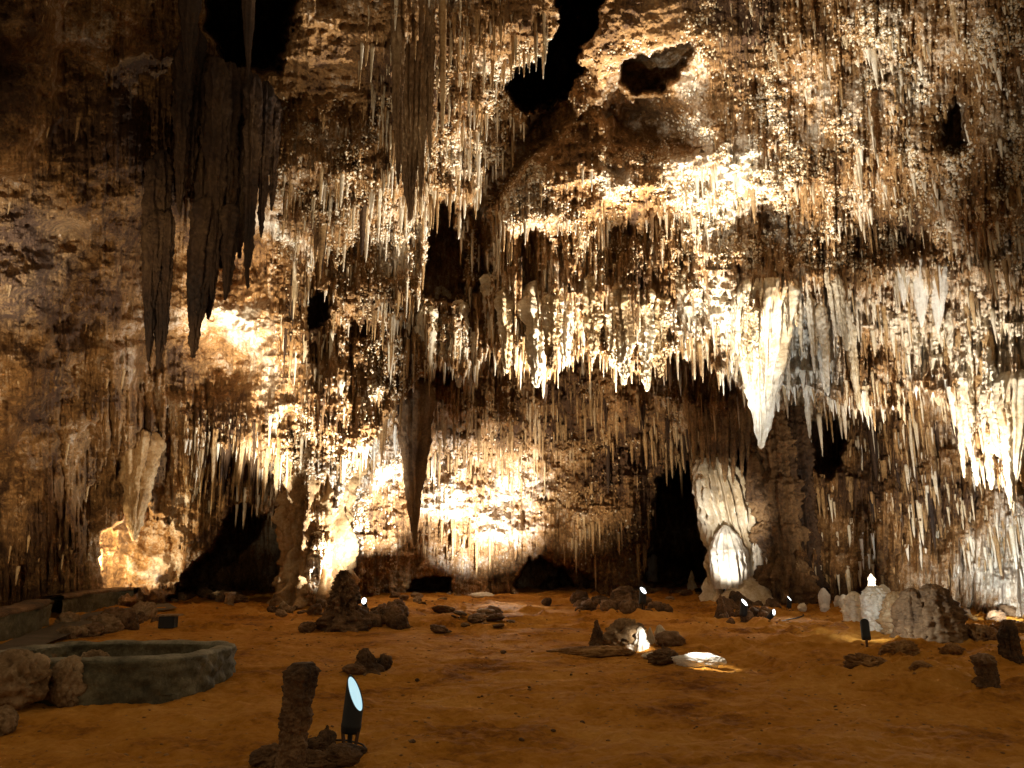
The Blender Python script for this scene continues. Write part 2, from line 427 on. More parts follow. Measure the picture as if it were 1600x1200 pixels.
cal = field([(0, 100, -.18), (100, 400, -.2), (0, 450, -.05), (0, 700, -.18), (80, 870, -.3), (300, 200, -.3), (380, 500, .12), (330, 720, -.15), (210, 860, .05), (450, 420, 0), (520, 100, .02), (560, 330, -.02), (640, 150, -.1), (600, 520, -.05), (500, 830, .12),
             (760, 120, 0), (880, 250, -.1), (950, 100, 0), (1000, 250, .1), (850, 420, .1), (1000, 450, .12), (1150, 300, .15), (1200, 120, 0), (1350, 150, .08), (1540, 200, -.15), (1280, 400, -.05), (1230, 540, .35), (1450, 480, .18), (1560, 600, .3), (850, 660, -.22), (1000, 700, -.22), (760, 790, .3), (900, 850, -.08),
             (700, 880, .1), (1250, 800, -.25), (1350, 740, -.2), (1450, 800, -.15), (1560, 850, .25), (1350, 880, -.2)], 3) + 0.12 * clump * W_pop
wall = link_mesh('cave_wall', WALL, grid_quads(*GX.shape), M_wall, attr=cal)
wall['kind'] = 'structure'


def wall_depth(x, y):
    j = int(np.clip(round((x - X0) / ST), 0, len(gx) - 1)); i = int(np.clip(round((y - Y0) / ST), 0, len(gy) - 1))
    return float(DEP[i, j])


# ------------------------------------------------------------------ the floor
ry = np.exp(np.linspace(math.log(2.2), math.log(52), 760)); ru = np.linspace(-1.05, 1.05, 1100)
RU, RY = np.meshgrid(ru, ry)
FX = RU * RY; FY = RY
fz = floor_z(FX, FY) + 0.07 * fbm2(FX / 1.7, FY / 1.7, 4, 201) + 0.05 * fbm2(FX / .35, FY / .35, 3, 211) * sstep(28, 8, FY) + 0.018 * fbm2(FX / .10, FY / .10, 3, 215, 0.7) * sstep(22, 5, FY) - 0.05 * np.clip(fbm2(FX / .5 + 40, FY / .22, 3, 217) - 0.25, 0, 1)
rough_zone = sstep(0.5, 5, FX) * sstep(10.5, 12.5, FY) + sstep(16, 19, FY)
hump = np.zeros_like(FX)
for hx, hy, hw, hh in ((1330, 1050, 1.6, .13), (1400, 1065, 1.8, .15), (1470, 1050, 1.4, .12), (1560, 1085, 1.5, .14), (1250, 1020, 1.4, .08), (1180, 1000, 1.5, .07), (1520, 1030, 1.3, .12), (1000, 975, 1.8, .07), (880, 985, 1.6, .06), (740, 972, 1.6, .12), (1420, 1012, 1.2, .12), (640, 960, 1.5, .08), (560, 1120, .9, .03), (980, 1095, 1.2, .03)):
    hX, hY, _ = on_floor(hx, hy)
    hump += 0.6 * hh * sstep(1.0, 0.25, np.hypot((FX - hX) / hw, (FY - hY) / (hw * 0.75)) + 0.35 * fbm2(FX / .5, FY / .4, 4, 227, .6))
fz += hump * (0.7 + 0.9 * ridge2(FX / .45, FY / .35, 4, 229))
fz += 0.045 * np.clip(ridge2(FX / .6 + 3, FY / .38, 4, 231) - 0.45, 0, 1) * sstep(5, 11, FY)
fz += 0.32 * np.clip(ridge2(FX / 1.6 + 9, FY / 1.1, 4, 221) - 0.42, 0, 1) * np.clip(rough_zone, 0, 1.3)
fz -= 0.05
floor = link_mesh('cave_floor', np.stack([FX, FY, fz], -1), grid_quads(*FX.shape), M_floor)
floor['kind'] = 'structure'
_plain_floor_z = floor_z


def floor_z(X, Y):
    """height of the finished floor"""
    X = np.asarray(X, float); Y = np.asarray(Y, float)
    j = np.clip((X / np.maximum(Y, .1) + 1.05) / 2.1 * 1099, 0, 1099).round().astype(int)
    i = np.clip((np.log(np.maximum(Y, 2.2)) - math.log(2.2)) / (math.log(52) - math.log(2.2)) * 759, 0, 759).round().astype(int)
    return fz[i, j]



# ------------------------------------------------------------------ rock shapes
def tube_verts(zs, rs, seed, nr=28, flute=0.15, nf=9, lump=0.2, ls=2.0, lean=(0, 0), squash=1.0, fine=0.06, step=0.0, zst=1.0):
    """closed ring surface round a (leaning) upright axis; zs from one end to the other"""
    zs = np.asarray(zs, float); rs = np.asarray(rs, float); n = len(zs)
    a = np.linspace(0, 2 * math.pi, nr, endpoint=False)
    A, Z = np.meshgrid(a, zs); R = np.repeat(rs[:, None], nr, 1)
    span = abs(zs[-1] - zs[0]) + 1e-6
    rm = max(rs.max(), 1e-4)
    q = np.stack([np.cos(A) * rm, np.sin(A) * rm, Z * zst], -1)
    ph = 2.0 * (vnoise3(q / rm * 0.6, seed + 50) - 0.5)
    R = R * (1 + flute * np.cos(nf * A + 3 * ph + seed) + 0.5 * flute * np.cos((2 * nf + 1) * A - 2 * ph))
    R = R * (1 + lump * fbm3(q / rm * ls, 4, seed)) + rm * fine * fbm3(q / rm * ls * 4, 3, seed + 7) * (R > rm * 0.05)
    if step:
        R = R * (1 + step * (((Z / span * 5 + 0.5 * ph) % 1.0) - 0.5))
    t = (Z - zs[0]) / (zs[-1] - zs[0])
    x = np.cos(A) * R + lean[0] * t + 0.12 * rm * fbm3(np.stack([Z * 0 + 3, Z * 0, Z / rm * 0.5], -1), 2, seed + 3)
    y = np.sin(A) * R * squash + lean[1] * t
    V = np.stack([x, y, Z], -1).reshape(-1, 3)
    Q = grid_quads(n, nr, True)
    c0 = V[:nr].mean(0); c1 = V[-nr:].mean(0)
    k = len(V); V = np.vstack([V, c0, c1])
    i = np.arange(nr); j = (i + 1) % nr
    T = np.vstack([np.stack([j, i, np.full(nr, k)], -1), np.stack([i + (n - 1) * nr, j + (n - 1) * nr, np.full(nr, k + 1)], -1)])
    return V, Q, T


def hang(name, L, r, mat, seed, nz=40, nr=24, p=1.0, parent=None, lean=(0, 0), squash=1.0, **kw):
    t = np.linspace(0, 1, nz)
    rs = r * ((1 - t) ** p * (0.93) + 0.07 * (1 - t) ** 0.3) * np.interp(t, [0, 0.03, 0.1, 1], [0.35, 0.7, 1, 1])
    kw.setdefault('zst', 0.4)
    V, Q, T = tube_verts(-t * L, rs, seed, nr, lean=lean, squash=squash, **kw)
    return link_mesh(name, V, Q, mat, parent, tris=T)


def grow(name, H, r, mat, seed, prof, nz=36, nr=28, parent=None, **kw):
    """stalagmite / dome: prof = list of (height share, radius share)"""
    ps, rr = np.array(prof, float).T
    t = np.linspace(0, 1, nz)
    rs = r * np.interp(t, ps, rr)
    V, Q, T = tube_verts(t * H, rs, seed, nr, **kw)
    return link_mesh(name, V, Q, mat, parent, tris=T)


_ico = {}
def ico(sub):
    if sub not in _ico:
        bm = bmesh.new(); bmesh.ops.create_icosphere(bm, subdivisions=sub, radius=1.0)
        v = np.array([q.co[:] for q in bm.verts]); f = np.array([[w.index for w in g.verts] for g in bm.faces]); bm.free()
        _ico[sub] = (v, f)
    return _ico[sub]


def rock_verts(seed, sub=4, amp=0.35, freq=1.1, angular=0.35, pits=0.0, jag=0.28):
    v, f = ico(sub)
    o = np.array([seed * 3.1, seed * 1.7, seed * 0.9])
    d = 1 + amp * fbm3(v * freq + o, 3, seed, 0.6)
    rd = 1 - np.abs(fbm3(v * freq * 2.1 + o + 9, 4, seed + 31, 0.62)) * 2.2
    d += jag * (rd - 0.55) + jag * 0.55 * fbm3(v * freq * 6.5 + o, 4, seed + 41, 0.7)
    r2 = np.random.default_rng(seed + 900)
    for _ in range(9):                    # broken faces
        n = r2.normal(size=3); n /= np.linalg.norm(n)
        c = v @ n; lim = r2.uniform(0.6, 0.95)
        cut = np.where(c * d > lim, lim / np.maximum(c, 1e-3), d)
        d = d + (cut - d) * angular
    if pits:
        d -= pits * np.clip(vnoise3(v * 4 + seed, seed + 5) - 0.55, 0, 1) * 2
    return v * np.clip(d, 0.25, None)[:, None], f


def rock(name, loc, size, mat, seed, rz=0.0, parent=None, sub=4, **kw):
    V, f = rock_verts(seed, sub, **kw)
    o = link_mesh(name, V * np.array(size), None, mat, parent, tris=f)
    o.location = loc; o.rotation_euler = (0, 0, rz)
    return o


# ------------------------------------------------------------------ great formations hanging from the rock
def hang_at(x, yt, yb, wpx, Y, mat, seed, label, group=None, name='stalactite', dY=0.0, cat='stalactite', tipx=None, embed=0.25, **kw):
    kw.pop('lean', None)
    if Y is None:
        Y = wall_depth(x, yt) + wpx * embed / F * 20
    a = pt(x, yt, Y); b = pt(x if tipx is None else tipx, yb, Y + dY)
    L = float(a[2] - b[2])
    o = hang(name, L, wpx * 0.5 * px2m(np.linalg.norm(a - [0, 0, CH]) * 0.95), mat, seed, lean=(float(b[0] - a[0]), dY), **kw)
    o.location = a
    return tag(o, label, cat, group)


hang_at(1190, 440, 702, 86, None, M_pale, 3, 'huge bluish white stalactite tapering to a fine point above the pale flowstone column', p=0.8, nz=220, nr=110, flute=0.22, nf=13, lump=0.3, ls=1.3, fine=0.14, dY=0.5)
hang_at(648, 590, 856, 62, 24.6, M_brown, 5, 'long grey brown stalactite hanging in front of the glowing back wall', p=0.95, nz=160, nr=60, flute=0.2, nf=9, lump=0.25, fine=0.1)
hang_at(726, 460, 628, 30, None, M_ochre, 6, 'tall slim stalactite drooping lowest from the bright curtain, near the triangular alcove', p=0.85, nz=80, nr=36, flute=0.14, nf=8, lump=0.15)
hang_at(222, 672, 846, 52, None, M_ochre, 8, 'fat ochre stalactite with blunt dark tip hanging before the orange lit alcove', p=0.7, nz=140, nr=60, flute=0.24, nf=8, lump=0.35, fine=0.16, tipx=208)
# dark ones in front on the left
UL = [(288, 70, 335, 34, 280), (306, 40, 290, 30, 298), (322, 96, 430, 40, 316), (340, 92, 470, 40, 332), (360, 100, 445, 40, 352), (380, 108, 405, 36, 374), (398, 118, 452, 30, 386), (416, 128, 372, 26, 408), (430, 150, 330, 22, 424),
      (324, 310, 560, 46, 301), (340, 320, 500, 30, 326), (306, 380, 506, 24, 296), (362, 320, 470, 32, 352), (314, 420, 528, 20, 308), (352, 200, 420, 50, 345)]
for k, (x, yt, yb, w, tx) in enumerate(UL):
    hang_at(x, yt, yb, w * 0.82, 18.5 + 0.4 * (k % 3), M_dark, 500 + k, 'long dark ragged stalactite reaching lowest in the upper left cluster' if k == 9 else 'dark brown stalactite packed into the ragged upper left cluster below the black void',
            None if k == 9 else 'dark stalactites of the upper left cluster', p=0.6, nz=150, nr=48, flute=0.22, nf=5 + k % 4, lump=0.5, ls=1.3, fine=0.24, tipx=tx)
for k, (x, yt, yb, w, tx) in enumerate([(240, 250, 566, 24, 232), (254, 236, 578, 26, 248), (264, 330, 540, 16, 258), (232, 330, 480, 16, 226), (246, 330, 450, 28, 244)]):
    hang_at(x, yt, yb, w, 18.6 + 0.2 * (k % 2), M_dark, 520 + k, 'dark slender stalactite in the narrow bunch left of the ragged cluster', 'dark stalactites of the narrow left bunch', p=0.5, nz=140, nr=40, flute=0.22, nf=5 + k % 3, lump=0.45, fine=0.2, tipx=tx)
hang_at(296, -60, 130, 34, 16.5, M_dark, 17, 'short brown spike at the top edge, before the black void', p=0.8, nz=60, nr=36, flute=0.2, nf=7)
hang_at(388, -60, 124, 22, 16.5, M_dark, 18, 'thin brown spike hanging inside the black void at the top', p=0.8, nz=60, nr=28, flute=0.2, nf=7)
hang_at(640, -30, 345, 46, None, M_brown, 19, 'broad brown ribbed stalactite hanging from the ceiling above the triangular alcove', p=0.7, nz=160, nr=72, flute=0.26, nf=11, lump=0.3, fine=0.12)
for k, (x, yb, w) in enumerate([(622, 290, 20), (658, 310, 22), (672, 250, 14)]):
    hang_at(x, -30 + 25 * k, yb, w, None, M_brown, 630 + k, 'slim brown strand hanging alongside the broad ribbed stalactite near the top edge', 'brown strands at the top', p=0.55, nz=120, nr=36, flute=0.24, nf=6, lump=0.4, fine=0.18)
hang_at(692, -40, 205, 12, None, M_ochre, 20, 'very thin straight stalactite beside the broad brown ribbed one', p=0.35, nz=60, nr=14, flute=0.05)
for k, (x, yt, yb, w) in enumerate([(1412, 405, 478, 22), (1440, 400, 512, 34), (1466, 410, 522, 30)]):
    hang_at(x, yt, yb, w, None, M_white, 30 + k, ('smallest white fang in the trio on the upper right curtain', 'middle white fang, widest in the trio on the upper right curtain', 'longest white fang in the trio on the upper right curtain')[k], 'white fangs on the right curtain', p=0.8, nz=60, nr=36, flute=0.16, nf=8)
hang_at(1466, 555, 634, 38, None, M_pale, 35, 'stubby cream stalactite bulging under the right curtain', p=0.7, nz=60, nr=40, flute=0.18, nf=9, lump=0.2)
hang_at(1585, 580, 760, 48, None, M_pale, 36, 'big cream stalactite running down at the far right border', p=0.7, nz=90, nr=50, flute=0.2, nf=11)

for k in range(34):
    x = 1150 + 5.4 * k + rng.uniform(-4, 4); yt = rng.uniform(400, 530) + 0.12 * (x - 1150); L = rng.uniform(70, 150)
    hang_at(x, yt, yt + L, rng.uniform(8, 16), None, (M_pale, M_wallp, M_pale)[k % 3], 540 + k, 'whitish fluted drapery strip in the pale curtain spreading right from the huge white stalactite', 'strips of the white curtain', p=0.42, nz=90, nr=26, flute=0.24, nf=4, lump=0.5, fine=0.22, tipx=x + (x - 1180) * 0.12, embed=0.4, name='drapery', cat='drapery')
for k in range(46):
    x = 1485 + 3.7 * k + rng.uniform(-5, 5); yt = rng.uniform(480, 600) + 0.55 * (x - 1500); L = rng.uniform(90, 200)
    hang_at(x, yt, yt + L, rng.uniform(9, 20), None, (M_pale, M_ochre, M_pale)[k % 3], 700 + k, 'long pale flowstone drapery running down the far right wall', 'draperies on the far right wall', p=0.4, nz=100, nr=26, flute=0.24, nf=4, lump=0.5, fine=0.22, tipx=x + 12, embed=0.4, name='drapery', cat='drapery')
for k in range(14):
    x = 1088 + 9 * k + rng.uniform(-4, 4); yt = rng.uniform(600, 650)
    hang_at(x, yt, rng.uniform(705, 760), rng.uniform(12, 22), 26.2, M_ochre, 610 + k, 'brown stalactite dipping in front of the top of the bright flowstone column', 'stalactites above the flowstone column', p=0.5, nz=60, nr=24, flute=0.2, nf=5, lump=0.4, fine=0.2)

# ------------------------------------------------------------------ repeated stalactites: 12 shapes, about 250 objects, the rest as one mass
def unit_hang(seed, p, nz, nr, **kw):
    t = np.linspace(0, 1, nz)
    return tube_verts(-t, ((1 - t) ** p * 0.93 + 0.07 * (1 - t) ** 0.3), seed, nr, **kw)


shapes = []
for k in range(12):
    V, Q, T = unit_hang(60 + k, (0.5, 0.8, 1.0, 0.65)[k % 4], 30, 14, flute=0.1, nf=4 + k % 3, lump=0.28, ls=0.9, fine=0.08)
    r3 = np.random.default_rng(40 + k); parts_ = [(V, Q, T)]; off = len(V)
    for c in range(int(r3.integers(2, 5))):                     # smaller drips grown on to its sides
        v2, q2, t2 = unit_hang(300 + k * 7 + c, 0.7, 22, 10, flute=0.1, nf=4, lump=0.3, ls=0.9, fine=0.08)
        an = r3.uniform(0, 6.28); rr = r3.uniform(0.3, 0.55); ll = r3.uniform(0.35, 0.8); d0 = r3.uniform(0.55, 0.95)
        v2 = v2 * [rr, rr, ll] + [math.cos(an) * d0, math.sin(an) * d0, 0]
        parts_.append((v2, q2 + off, t2 + off)); off += len(v2)
    V = np.vstack([p[0] for p in parts_]); Q = np.vstack([p[1] for p in parts_]); T = np.vstack([p[2] for p in parts_])
    shapes.append((V, Q, T))
protos = {}
def stal(x, y, Lpx, wpx, mat, label, group, Y=None):
    Y = wall_depth(x, y) + 0.12 if Y is None else Y
    a = pt(x, y, Y)
    d = float(np.linalg.norm(a - [0, 0, CH]))
    k = rng.integers(0, 12)
    key = (int(k), mat.name)
    if key not in protos:
        V, Q, T = shapes[k]
        protos[key] = link_mesh('stalactite', V, Q, mat, tris=T)
        o = protos[key]
    else:
        o = protos[key].copy(); COL.objects.link(o)
    o.location = a
    s = px2m(d)
    r = wpx * 0.36 * s
    o.scale = (r, r, Lpx * s)
    o.rotation_euler = (0, 0, float(rng.uniform(0, 6.28)))
    return tag(o, label, 'stalactite', group)


# fringe of the central curtain
for k in range(80):
    x = rng.uniform(655, 1090); ye = float(np.interp(x, ex, ey))
    L = 14 + 62 * rng.uniform() ** 2; w = rng.uniform(5, 11) * (0.7 + L / 110)
    stal(x, ye - L * 0.55 - 4, L, w, (M_pale, M_pale, M_ochre)[k % 3], 'pointed cream stalactite fringing the ragged lower edge of the bright central curtain', 'stalactites fringing the central curtain')
for x, yt, yb, w in [(672, 520, 584, 18), (742, 520, 600, 18), (792, 510, 585, 16), (835, 515, 608, 20), (848, 530, 625, 15), (880, 500, 580, 18), (925, 490, 570, 18), (970, 515, 600, 20), (1010, 520, 610, 22), (1028, 520, 592, 16), (1075, 480, 565, 18)]:
    stal(x, yt, yb - yt, w, M_pale, 'large cream stalactite, one of the longest points on the central curtain edge', 'longest points of the central curtain')
for k, (x, yt, yb, w) in enumerate([(668, 480, 582, 34), (690, 450, 566, 30), (716, 470, 606, 30), (748, 450, 590, 34), (770, 430, 548, 40), (792, 450, 584, 30), (838, 440, 606, 44), (862, 460, 578, 30), (884, 440, 572, 34), (926, 430, 562, 36), (958, 450, 575, 30), (976, 440, 602, 36), (1010, 450, 612, 30), (1032, 460, 590, 28), (1076, 420, 565, 40), (1100, 460, 560, 26)]):
    hang_at(x, yt, yb, w, None, (M_pale, M_wallp)[k % 2], 760 + k, 'thick fused stalactite forming one of the drooping lobes of the central curtain', 'thick lobes of the central curtain', p=0.55, nz=110, nr=40, flute=0.26, nf=6, lump=0.55, ls=1.4, fine=0.3, zst=0.55, embed=0.3)
for k in range(36):
    x = rng.uniform(1240, 1600); ye = float(np.interp(x, ex, ey))
    L = rng.uniform(26, 70); w = rng.uniform(8, 18)
    stal(x, ye - L * 0.5 - 5, L, w, (M_pale, M_white)[k % 2], 'whitish stalactite fringing the lower edge of the right hand curtain', 'stalactites fringing the right curtain')
for k in range(26):
    x = rng.uniform(300, 440); y = rng.uniform(650, 720) + (440 - x) * 0.1
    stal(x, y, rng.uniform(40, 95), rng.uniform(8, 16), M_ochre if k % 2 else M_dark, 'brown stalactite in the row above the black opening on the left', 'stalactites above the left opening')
for k in range(30):
    x = rng.uniform(450, 640); y = rng.uniform(300, 640)
    stal(x, y, rng.uniform(45, 110), rng.uniform(9, 18), (M_ochre, M_pale, M_dark)[k % 3], 'mottled stalactite draping the tall column mass left of the alcove', 'stalactites draping the column mass')
for k in range(40):
    x = rng.uniform(1110, 1500); y = rng.uniform(-20, 300)
    stal(x, y, 18 + 70 * rng.uniform() ** 2, rng.uniform(6, 12), (M_pale, M_ochre)[k % 2], 'knobbly cream stalactite on the upper right ceiling', 'stalactites on the upper right ceiling')
for k in range(26):
    x = rng.uniform(1240, 1500); y = rng.uniform(650, 780)
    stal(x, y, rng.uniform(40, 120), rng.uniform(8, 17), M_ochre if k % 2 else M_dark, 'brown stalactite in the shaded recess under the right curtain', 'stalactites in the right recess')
for k in range(22):
    x = rng.uniform(660, 1080); y = rng.uniform(600, 720)
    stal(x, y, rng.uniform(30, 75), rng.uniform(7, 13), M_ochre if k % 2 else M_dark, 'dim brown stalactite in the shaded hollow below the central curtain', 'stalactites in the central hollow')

# the thousands of small ones
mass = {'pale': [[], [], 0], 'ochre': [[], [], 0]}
small = [unit_hang(200 + k, (0.45, 0.8, 0.6)[k % 3], 9, 7, flute=0.0, lump=0.35, ls=0.8, fine=0.05) for k in range(8)]
dens = np.clip(0.06 + W_str + 0.2 * W_pop, 0, 1.6) * (1 - HOLEMASK) * np.clip(0.15 + 1.3 * sstep(-0.35, 0.4, fbm2(GX / 70, GY / 60, 3, 333)), 0, 1.3)
def scatter(n, box, Lr, wr, which):
    got = 0
    while got < n:
        x = rng.uniform(box[0], box[2]); y = rng.uniform(box[1], box[3])
        j = int((x - X0) / ST); i = int((y - Y0) / ST)
        if rng.uniform(0, 1.2) > dens[i, j]: continue
        got += 1
        Y = float(DEP[i, j]) + 0.06
        a = pt(x, y, Y); s = px2m(float(np.linalg.norm(a - [0, 0, CH])))
        L = Lr[0] + (Lr[1] * 1.25 - Lr[0]) * rng.uniform() ** 2.6; w = rng.uniform(*wr) * (0.6 + 0.4 * L / Lr[1])
        V, Q, T = small[rng.integers(0, 8)]
        r = w * 0.5 * s; an = rng.uniform(0, 6.28); c, sn = math.cos(an), math.sin(an)
        P = np.empty_like(V)
        P[:, 0] = (V[:, 0] * c - V[:, 1] * sn) * r + a[0]; P[:, 1] = (V[:, 0] * sn + V[:, 1] * c) * r + a[1]; P[:, 2] = V[:, 2] * L * s + a[2]
        m = mass[which if which else ('pale' if rng.uniform() < 0.55 else 'ochre')]
        m[0].append(P); m[1].append((Q + m[2], T + m[2])); m[2] += len(P)


scatter(1500, (640, 230, 1120, 575), (9, 46), (3, 7.5), None)
scatter(900, (1100, -40, 1640, 330), (6, 26), (3, 7), None)
scatter(700, (1100, 330, 1640, 620), (8, 46), (3, 7.5), None)
scatter(900, (440, 180, 680, 720), (9, 52), (3, 7.5), None)
scatter(500, (560, -40, 860, 260), (9, 52), (3, 7.5), None)
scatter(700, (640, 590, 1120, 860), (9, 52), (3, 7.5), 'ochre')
scatter(800, (1220, 620, 1640, 900), (9, 52), (3, 7.5), None)
scatter(260, (290, 640, 450, 790), (9, 52), (3, 7.5), None)
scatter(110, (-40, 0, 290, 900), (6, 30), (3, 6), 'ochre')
# cave coral: knobs the size of a fist in clumps, joined to the same mass
pv, pf = ico(1)
pv, pf = ico(1)
knob = [(pv * (1 + 0.45 * fbm3(pv * 1.7 + k * 5, 2, 700 + k))[:, None], pf) for k in range(6)]
dk = np.clip(W_pop * (0.03 + clump * sstep(-0.3, 0.3, fbm2(GX / 24, GY / 30, 2, 818))), 0, 1.2) * (1 - HOLEMASK)
def coral(n, box, wr, share=0.58):
    got = 0
    while got < n:
        x = rng.uniform(box[0], box[2]); y = rng.uniform(box[1], box[3])
        j = int((x - X0) / ST); i = int((y - Y0) / ST)
        if rng.uniform(0, 1.2) > dk[i, j]: continue
        got += 1
        Y = float(DEP[i, j]) - 0.02
        a = pt(x, y, Y); s = px2m(float(np.linalg.norm(a - [0, 0, CH])))
        V, T = knob[rng.integers(0, 6)]
        r = rng.uniform(*wr) * 0.5 * s
        m = mass['pale' if rng.uniform() < share else 'ochre']
        m[0].append(V * np.array([r, r * 0.9, r * rng.uniform(0.7, 1.5)]) + a); m[1].append((np.zeros((0, 4), int), T + m[2])); m[2] += len(V)


coral(16000, (1060, -40, 1640, 420), (1.6, 4.6))
coral(8500, (660, 60, 1100, 560), (1.6, 4.2))
coral(6000, (430, 150, 680, 760), (1.6, 4.2))
coral(4000, (460, 600, 620, 930), (1.6, 4.4))
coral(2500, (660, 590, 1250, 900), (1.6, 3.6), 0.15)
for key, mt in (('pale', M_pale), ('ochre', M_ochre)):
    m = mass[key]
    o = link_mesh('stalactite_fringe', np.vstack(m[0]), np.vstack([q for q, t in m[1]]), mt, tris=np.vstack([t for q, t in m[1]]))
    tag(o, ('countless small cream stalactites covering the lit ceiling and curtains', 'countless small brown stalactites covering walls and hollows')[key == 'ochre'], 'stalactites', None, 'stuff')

# ------------------------------------------------------------------ spotlights standing on the cave floor
LAMPS = []
def spotlight(x, y, hpx, yaw, tilt, lens_mat, label, cut=0.62, bury=0.0):
    X, Y, Z = on_floor(x, y)
    s = hpx * px2m(math.hypot(Y, CH)) / 0.56
    root = empty('spotlight', (X, Y, Z - bury), math.radians(yaw))
    root.scale = (s, s, s)
    tag(root, label, 'spotlight', 'spotlights on the cave floor')
    R, n = 0.078, 40
    a = np.linspace(0, 2 * math.pi, n, endpoint=False)
    tl = math.radians(tilt)
    rot = np.array([[math.cos(tl), 0, math.sin(tl)], [0, 1, 0], [-math.sin(tl), 0, math.cos(tl)]])

    def place(P):                      # tilt about the bracket joint, towards +x
        return (P - [0, 0, 0.12]) @ rot.T + [0, 0, 0.12]
    topz = 0.43 - R * np.cos(a) * math.tan(cut) * 1.15
    rings = []
    for r, z in ((R * 0.55, np.full(n, 0.125)), (R * 0.93, np.full(n, 0.13)), (R, np.full(n, 0.15)), (R, np.full(n, 0.165)), (R * 1.03, np.full(n, 0.17)), (R * 1.03, np.full(n, 0.195)), (R, np.full(n, 0.2)), (R, topz - 0.004), (R * 0.98, topz), (R * 0.90, topz), (R * 0.88, topz - 0.02)):
        rings.append(np.stack([np.cos(a) * r, np.sin(a) * r, z if r > R * 0.95 else z], -1))
    V = place(np.concatenate(rings)); m = len(rings)
    k = len(V); V = np.vstack([V, place(np.array([[0, 0, 0.122]]))])
    i = np.arange(n); j = (i + 1) % n
    link_mesh('housing', V, grid_quads(m, n, True), M_black, root, tris=np.stack([j, i, np.full(n, k)], -1))
    P = np.stack([np.cos(a) * R * 0.9, np.sin(a) * R * 0.9, topz - 0.012], -1)
    P2 = np.stack([np.cos(a) * R * 0.5, np.sin(a) * R * 0.5, 0.43 - R * 0.5 * np.cos(a) * math.tan(cut) * 1.15 - 0.008], -1)
    V = place(np.vstack([P, P2, [[0, 0, 0.424]]]))
    link_mesh('lens', V, grid_quads(2, n, True), lens_mat, root, tris=np.stack([i + n, j + n, np.full(n, 2 * n)], -1))

    def bar(name, p0, p1, w, d, mat):
        p0 = np.array(p0, float); p1 = np.array(p1, float)
        bm = bmesh.new(); bmesh.ops.create_cube(bm, size=1.0)
        bmesh.ops.bevel(bm, geom=bm.edges[:], offset=0.08, segments=1, affect='EDGES')
        v = np.array([q.co[:] for q in bm.verts]); me = bpy.data.meshes.new(name)
        ax = p1 - p0; L = np.linalg.norm(ax); ax /= L
        u = np.cross(ax, [0, 1, 0]); u /= np.linalg.norm(u); w2 = np.cross(ax, u)
        co = (p0 + p1) / 2 + v[:, :1] * u * w + v[:, 1:2] * w2 * d + v[:, 2:] * ax * L
        for q, c in zip(bm.verts, co): q.co = c
        bm.to_mesh(me); bm.free(); me.materials.append(mat)
        o = bpy.data.objects.new(name, me); o.parent = root; COL.objects.link(o)
    for sg in (-1, 1):
        bar('bracket', (sg * 0.05, 0, 0.0), (sg * 0.075, 0, 0.15), 0.012, 0.035, M_bracket)
    bar('base_plate', (-0.075, 0, 0.005), (0.075, 0, 0.005), 0.014, 0.09, M_bracket)
    bar('stake', (0, 0, -0.10), (0, 0, 0.13), 0.03, 0.03, M_black)
    nrm = np.array([math.sin(cut), 0, math.cos(cut)]) @ rot.T
    c = place(np.array([[0, 0, 0.43]]))[0] + nrm * 0.05
    cy, sy = math.cos(math.radians(yaw)), math.sin(math.radians(yaw))
    return (X + (c[0] * cy - c[1] * sy) * s, Y + (c[0] * sy + c[1] * cy) * s, Z - bury + c[2] * s)


LP = {}
LP['near'] = spotlight(546, 1172, 100, -24, 6, M_lens, 'nearest black spotlight with glowing blue white lens, beside the rough pillar stump', cut=0.95)
LP['l3'] = spotlight(1013, 960, 38, -55, 8, M_lensw, 'small black spotlight with lit lens in front of the brown rubble mound')
LP['l4'] = spotlight(1162, 972, 38, -50, 10, M_lensw, 'black spotlight standing before the rubble heap under the pale flowstone column')
LP['l5'] = spotlight(1150, 940, 27, -40, 8, M_lensw, 'tiny spotlight atop the rubble behind, nearest the pale flowstone column')
LP['l6'] = spotlight(1196, 968, 26, -60, 50, M_lensw, 'spotlight tipped over on its side, right of the rubble heap')
LP['l7'] = spotlight(1232, 956, 26, -35, 8, M_lensw, 'spotlight with a slanted thin lit lens, next to the black cable loop')
LP['l8'] = spotlight(1355, 1012, 46, 70, 10, M_lensw, 'black spotlight seen from behind, pressed against the pale bulbous stalagmites')
LP['l2'] = spotlight(562, 962, 30, -95, 30, M_lensw, 'glaring spotlight tucked behind the rubble at the column foot')
LP['l9'] = spotlight(1490, 955, 16, 100, 40, M_lensw, 'dim distant spotlight near the dark right wall, beside a glowing stone')
LP['l10'] = spotlight(1556, 960, 16, -100, 40, M_lensw, 'farthest right spotlight glimmering at the base of the right wall')

# ------------------------------------------------------------------ rocks and stalagmites on the floor
def at_px(x, y):
    X, Y, Z = on_floor(x, y); return X, Y, Z, px2m(math.hypot(Y, CH))


def rk(x, y, w, h, mat, seed, label, group=None, name='rock', cat='rock', sub=4, deep=0.8, sink=0.2, amp=0.38, **kw):
    X, Y, Z, s = at_px(x, y)
    rx, rz_ = w * 0.5 * s, h * 0.5 * s / (1 - sink * 0.5)
    o = rock(name, (X, Y + rx * deep * 0.4, Z + rz_ * (1 - sink)), (rx, rx * deep, rz_), mat, seed, sub=sub, amp=amp, **kw)
    return tag(o, label, cat, group)


